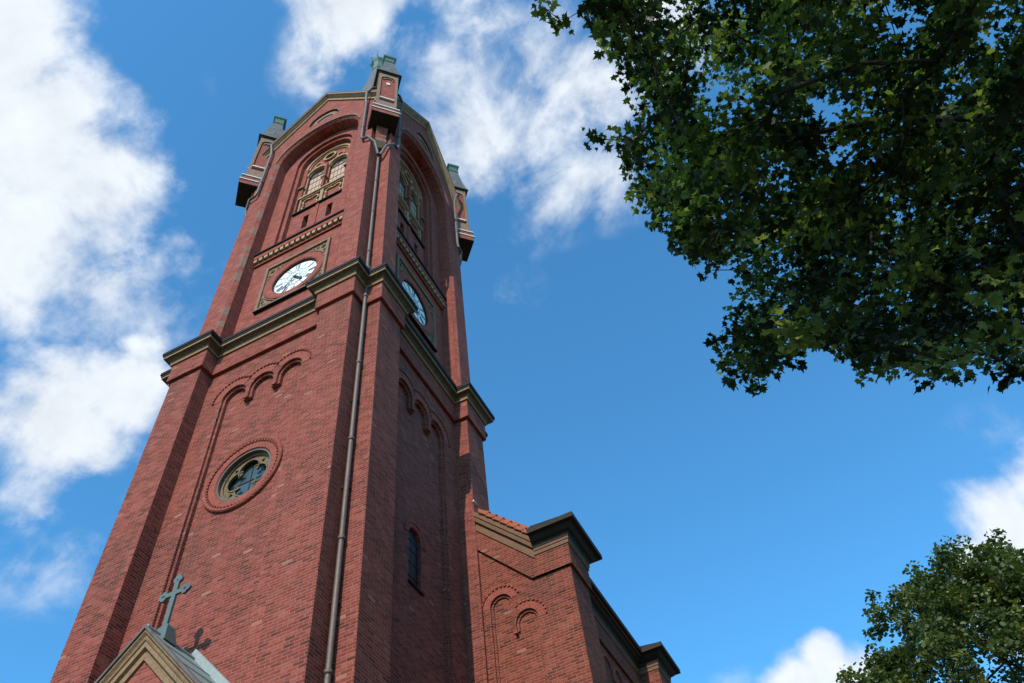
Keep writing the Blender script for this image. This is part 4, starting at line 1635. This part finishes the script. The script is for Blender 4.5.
def grow_branches(name, base, fork, centres, parent, r_trunk, seed, min_r=.008, sag=.0, tip_every=1):
    """trunk to the fork, then every leaf spray joined to the nearest wood nearer the fork"""
    rnd = random.Random(seed)
    base, fork = Vector(base), Vector(fork)
    nodes = [fork.copy()]
    par = [-1]
    order = sorted(centres, key=lambda c: (Vector(c) - fork).length)
    for c in order:
        c = Vector(c)
        dc = (c - fork).length
        best, bd = 0, 1e9
        for i, nd_ in enumerate(nodes):
            dn = (nd_ - fork).length
            d = (nd_ - c).length + .28 * dn
            if dn < dc + .01 and d < bd:
                best, bd = i, d
        p0 = nodes[best]
        seg = (c - p0)
        steps = max(1, int(seg.length / .7))
        last = best
        side = Vector((rnd.uniform(-1, 1), rnd.uniform(-1, 1), rnd.uniform(-.4, .8)))
        for s_ in range(1, steps + 1):
            f = s_ / steps
            pt = p0 + seg * f + side * (math.sin(f * PI) * seg.length * .09)
            nodes.append(pt)
            par.append(last)
            last = len(nodes) - 1
    n = len(nodes)
    w = [0.] * n
    kids = [[] for _ in range(n)]
    for i in range(1, n):
        kids[par[i]].append(i)
    for i in range(n - 1, -1, -1):
        w[i] = 1. if not kids[i] else sum(w[j] for j in kids[i])
    tot = w[0]
    rad = [max(min_r, r_trunk * .7 * (x / tot) ** .62) for x in w]
    mb = MB()
    # chains
    started = set()
    stack = [(0, j) for j in kids[0]]
    while stack:
        a_, b_ = stack.pop()
        chain = [a_, b_]
        while kids[chain[-1]]:
            ks = sorted(kids[chain[-1]], key=lambda j: -w[j])
            for j in ks[1:]:
                stack.append((chain[-1], j))
            chain.append(ks[0])
        rs = [min(rad[a_], rad[b_] * 1.25)] + [rad[i] for i in chain[1:]]
        mb.tube([nodes[i] for i in chain], rs, 6 if rs[0] > .03 else 4, caps=False)
    mb.build('branches', M['bark'], parent, smooth=True)
    tk = MB()
    pts, rs = [], []
    for i in range(9):
        f = i / 8
        pts.append(base.lerp(fork, f) + Vector((math.sin(f * 4) * .12, math.sin(f * 3 + 1) * .10 - .084, 0)) * (1 - f))
        rs.append(r_trunk * (1.0 + .5 * (1 - f) ** 6 - .15 * f))
    tk.tube(pts, rs, 14)
    tk.build('trunk', M['bark'], parent, smooth=True)


def in_poly(x, y, poly):
    c = False
    j = len(poly) - 1
    for i in range(len(poly)):
        xi, yi = poly[i]
        xj, yj = poly[j]
        if (yi > y) != (yj > y) and x < (xj - xi) * (y - yi) / (yj - yi) + xi:
            c = not c
        j = i
    return c


def pix(p):
    d = Vector(p) - EYE
    z = d.dot(FW)
    if z <= .05:
        return None
    return 512 + FPX * d.dot(RT) / z, 341.5 - FPX * d.dot(UP) / z


# --- maple whose low boughs hang over the viewer's right
# spread of the boughs, as seen from the path (used only as the crown's plan: every spray has its own distance)
BOUGHS = [(500, -400), (512, -60), (575, -30), (592, 30), (622, 75), (622, 110), (616, 150), (622, 205), (668, 240), (692, 268), (745, 262), (738, 290),
          (718, 325), (718, 372), (760, 392), (800, 368), (835, 348), (858, 374), (900, 376), (935, 392), (985, 372), (1008, 394), (1100, 390),
          (1500, 500), (2200, 300), (2200, -900), (500, -900)]
rnd = random.Random(11)
cents, rads, cnts = [], [], []
CC, CRX = Vector((16.2, -9.0, 11.8)), Vector((8.6, 9.2, 6.2))
tries = 0
GAPS = [(893, 22, 34), (1005, 8, 32), (828, 112, 32), (838, 152, 26), (950, 90, 26), (778, 178, 26), (668, 165, 20), (790, 262, 20), (735, 120, 18), (905, 300, 20), (995, 45, 20), (955, 143, 18), (728, 205, 18), (880, 190, 20), (700, 60, 16), (985, 220, 18)]
while len(cents) < 1750 and tries < 120000:
    tries += 1
    u = Vector((rnd.uniform(-1, 1), rnd.uniform(-1, 1), rnd.uniform(-1, 1)))
    if u.length > 1 or u.length < .2:
        continue
    p = CC + Vector((u.x * CRX.x, u.y * CRX.y, u.z * CRX.z))
    if (p - EYE).length < 10.3 or p.z < 6.2:
        continue
    q_ = pix(p)
    rr_ = .6
    if q_ and -60 < q_[0] < 2200 and -900 < q_[1] < 900:
        if 640 < q_[0] < 800 and q_[1] < 130 and rnd.random() < .45:
            continue
        rr_ = rnd.choice((.35, .45, .55, .7))
        rp = rr_ * .75 * FPX / (p - EYE).length
        if not all(in_poly(q_[0] + rp * math.cos(k_ * PI / 3), q_[1] + rp * math.sin(k_ * PI / 3) * .9, BOUGHS) for k_ in range(6)):
            continue
        if not (-60 < q_[0] < 1120 and -90 < q_[1] < 500) and rnd.random() < .6:
            continue
        if any((q_[0] - gx) ** 2 + (q_[1] - gy) ** 2 < gr_ ** 2 for gx, gy, gr_ in GAPS):
            continue
    elif (q_ is None and p.z < 8) or rnd.random() < .6:
        continue
    cents.append(p)
    rads.append(rr_)
    cnts.append(int(rr_ * 118))
# outer sprays that give the crown its ragged rim
for (px, py, dd_, r_, n_) in ((615, 5, 13, .3, 34), (640, 20, 13.1, .35, 38), (590, 5, 13.3, .2, 20), (650, 45, 12.9, .35, 38), (636, 75, 13, .28, 26), (545, 8, 13.0, .22, 18), (562, 22, 13.1, .2, 16), (600, 12, 13, .33, 26), (622, 30, 13.2, .33, 28), (606, 38, 12.8, .3, 24), (640, 52, 13, .3, 26),
                              (592, 138, 12.6, .20, 15), (612, 140, 12.8, .25, 22), (636, 138, 12.9, .36, 34), (628, 170, 13, .24, 18), (640, 196, 13, .3, 24), (655, 215, 13, .28, 22),
                              (680, 236, 12.8, .28, 22), (712, 270, 12.6, .25, 20), (742, 270, 12.6, .3, 24), (724, 352, 12.2, .28, 26), (716, 338, 12.2, .2, 14), (740, 378, 12.2, .28, 26),
                              (760, 388, 12.1, .2, 16), (755, 362, 12.3, .3, 26), (790, 352, 12.3, .32, 28), (805, 340, 12.3, .28, 20), (858, 352, 12, .25, 22), (868, 372, 12, .22, 18), (895, 368, 12, .26, 22),
                              (932, 378, 12, .24, 20), (955, 362, 12, .28, 22), (1004, 380, 11.8, .22, 20), (1020, 372, 11.8, .22, 18), (980, 350, 12, .3, 24), (770, 320, 12.4, .35, 28), (748, 335, 12.3, .3, 26),
                              (830, 330, 12.2, .32, 26), (910, 350, 12.1, .3, 26), (650, 80, 13, .35, 32), (664, 110, 13, .4, 36)):
    cents.append(at(px, py, dd_))
    rads.append(r_)
    cnts.append(n_)
maple = bpy.data.objects.new('maple_tree', None)
maple.location = (0, 0, 0)
col.objects.link(maple)
tag(maple, 'large dark maple tree overhanging at upper right with star-shaped leaves', 'tree')
grow_branches('maple', (20.0, -11.6, GZ), (19.6, -11.2, 7.2), cents, maple, .42, 3)
crown = leaves_mesh('crown', M['maple'], maple, cents, rads, cnts, .13, MAPLE, 5)

# --- distant broadleaf tree at lower right
far = bpy.data.objects.new('broadleaf_tree', None)
col.objects.link(far)
tag(far, 'rounded green tree far off against a white cloud at lower right', 'tree')
FC = at(1036, 726, 42)
rnd = random.Random(23)
fc, frd, fcn = [], [], []
FR = Vector((6.9, 6.7, 8.0))
lumps = []
for i in range(110):                               # knobbly outline: sub-crowns on the surface
    th_, ph = rnd.uniform(0, 2 * PI), math.acos(rnd.uniform(-.5, 1))
    d = Vector((math.sin(ph) * math.cos(th_), math.sin(ph) * math.sin(th_), math.cos(ph)))
    k_ = rnd.uniform(.72, .92)
    lumps.append((FC + Vector((d.x * FR.x * k_, d.y * FR.y * k_, d.z * FR.z * k_)), rnd.uniform(.8, 1.5)))
for c, r in lumps:
    for j in range(13):
        u = Vector((rnd.gauss(0, 1), rnd.gauss(0, 1), rnd.gauss(0, 1) + .25)).normalized() * rnd.uniform(.5, 1.0)
        fc.append(c + u * r)
        frd.append(rnd.uniform(.35, .6))
        fcn.append(rnd.randint(46, 66))
for j in range(620):
    u = Vector((rnd.uniform(-1, 1), rnd.uniform(-1, 1), rnd.uniform(-1, 1)))
    if u.length > .75:
        continue
    fc.append(FC + Vector((u.x * FR.x, u.y * FR.y, u.z * FR.z)))
    frd.append(.8)
    fcn.append(46)
fb_ = Vector((FC.x + .3, FC.y, GZ))
grow_branches('far', fb_, (FC.x, FC.y, FC.z - 7.5), fc[::2], far, .55, 9, min_r=.02)
leaves_mesh('crown', M['far_leaf'], far, fc, frd, fcn, .19, OVAL, 6, droop=.3, flat=.8, scatter=.6)
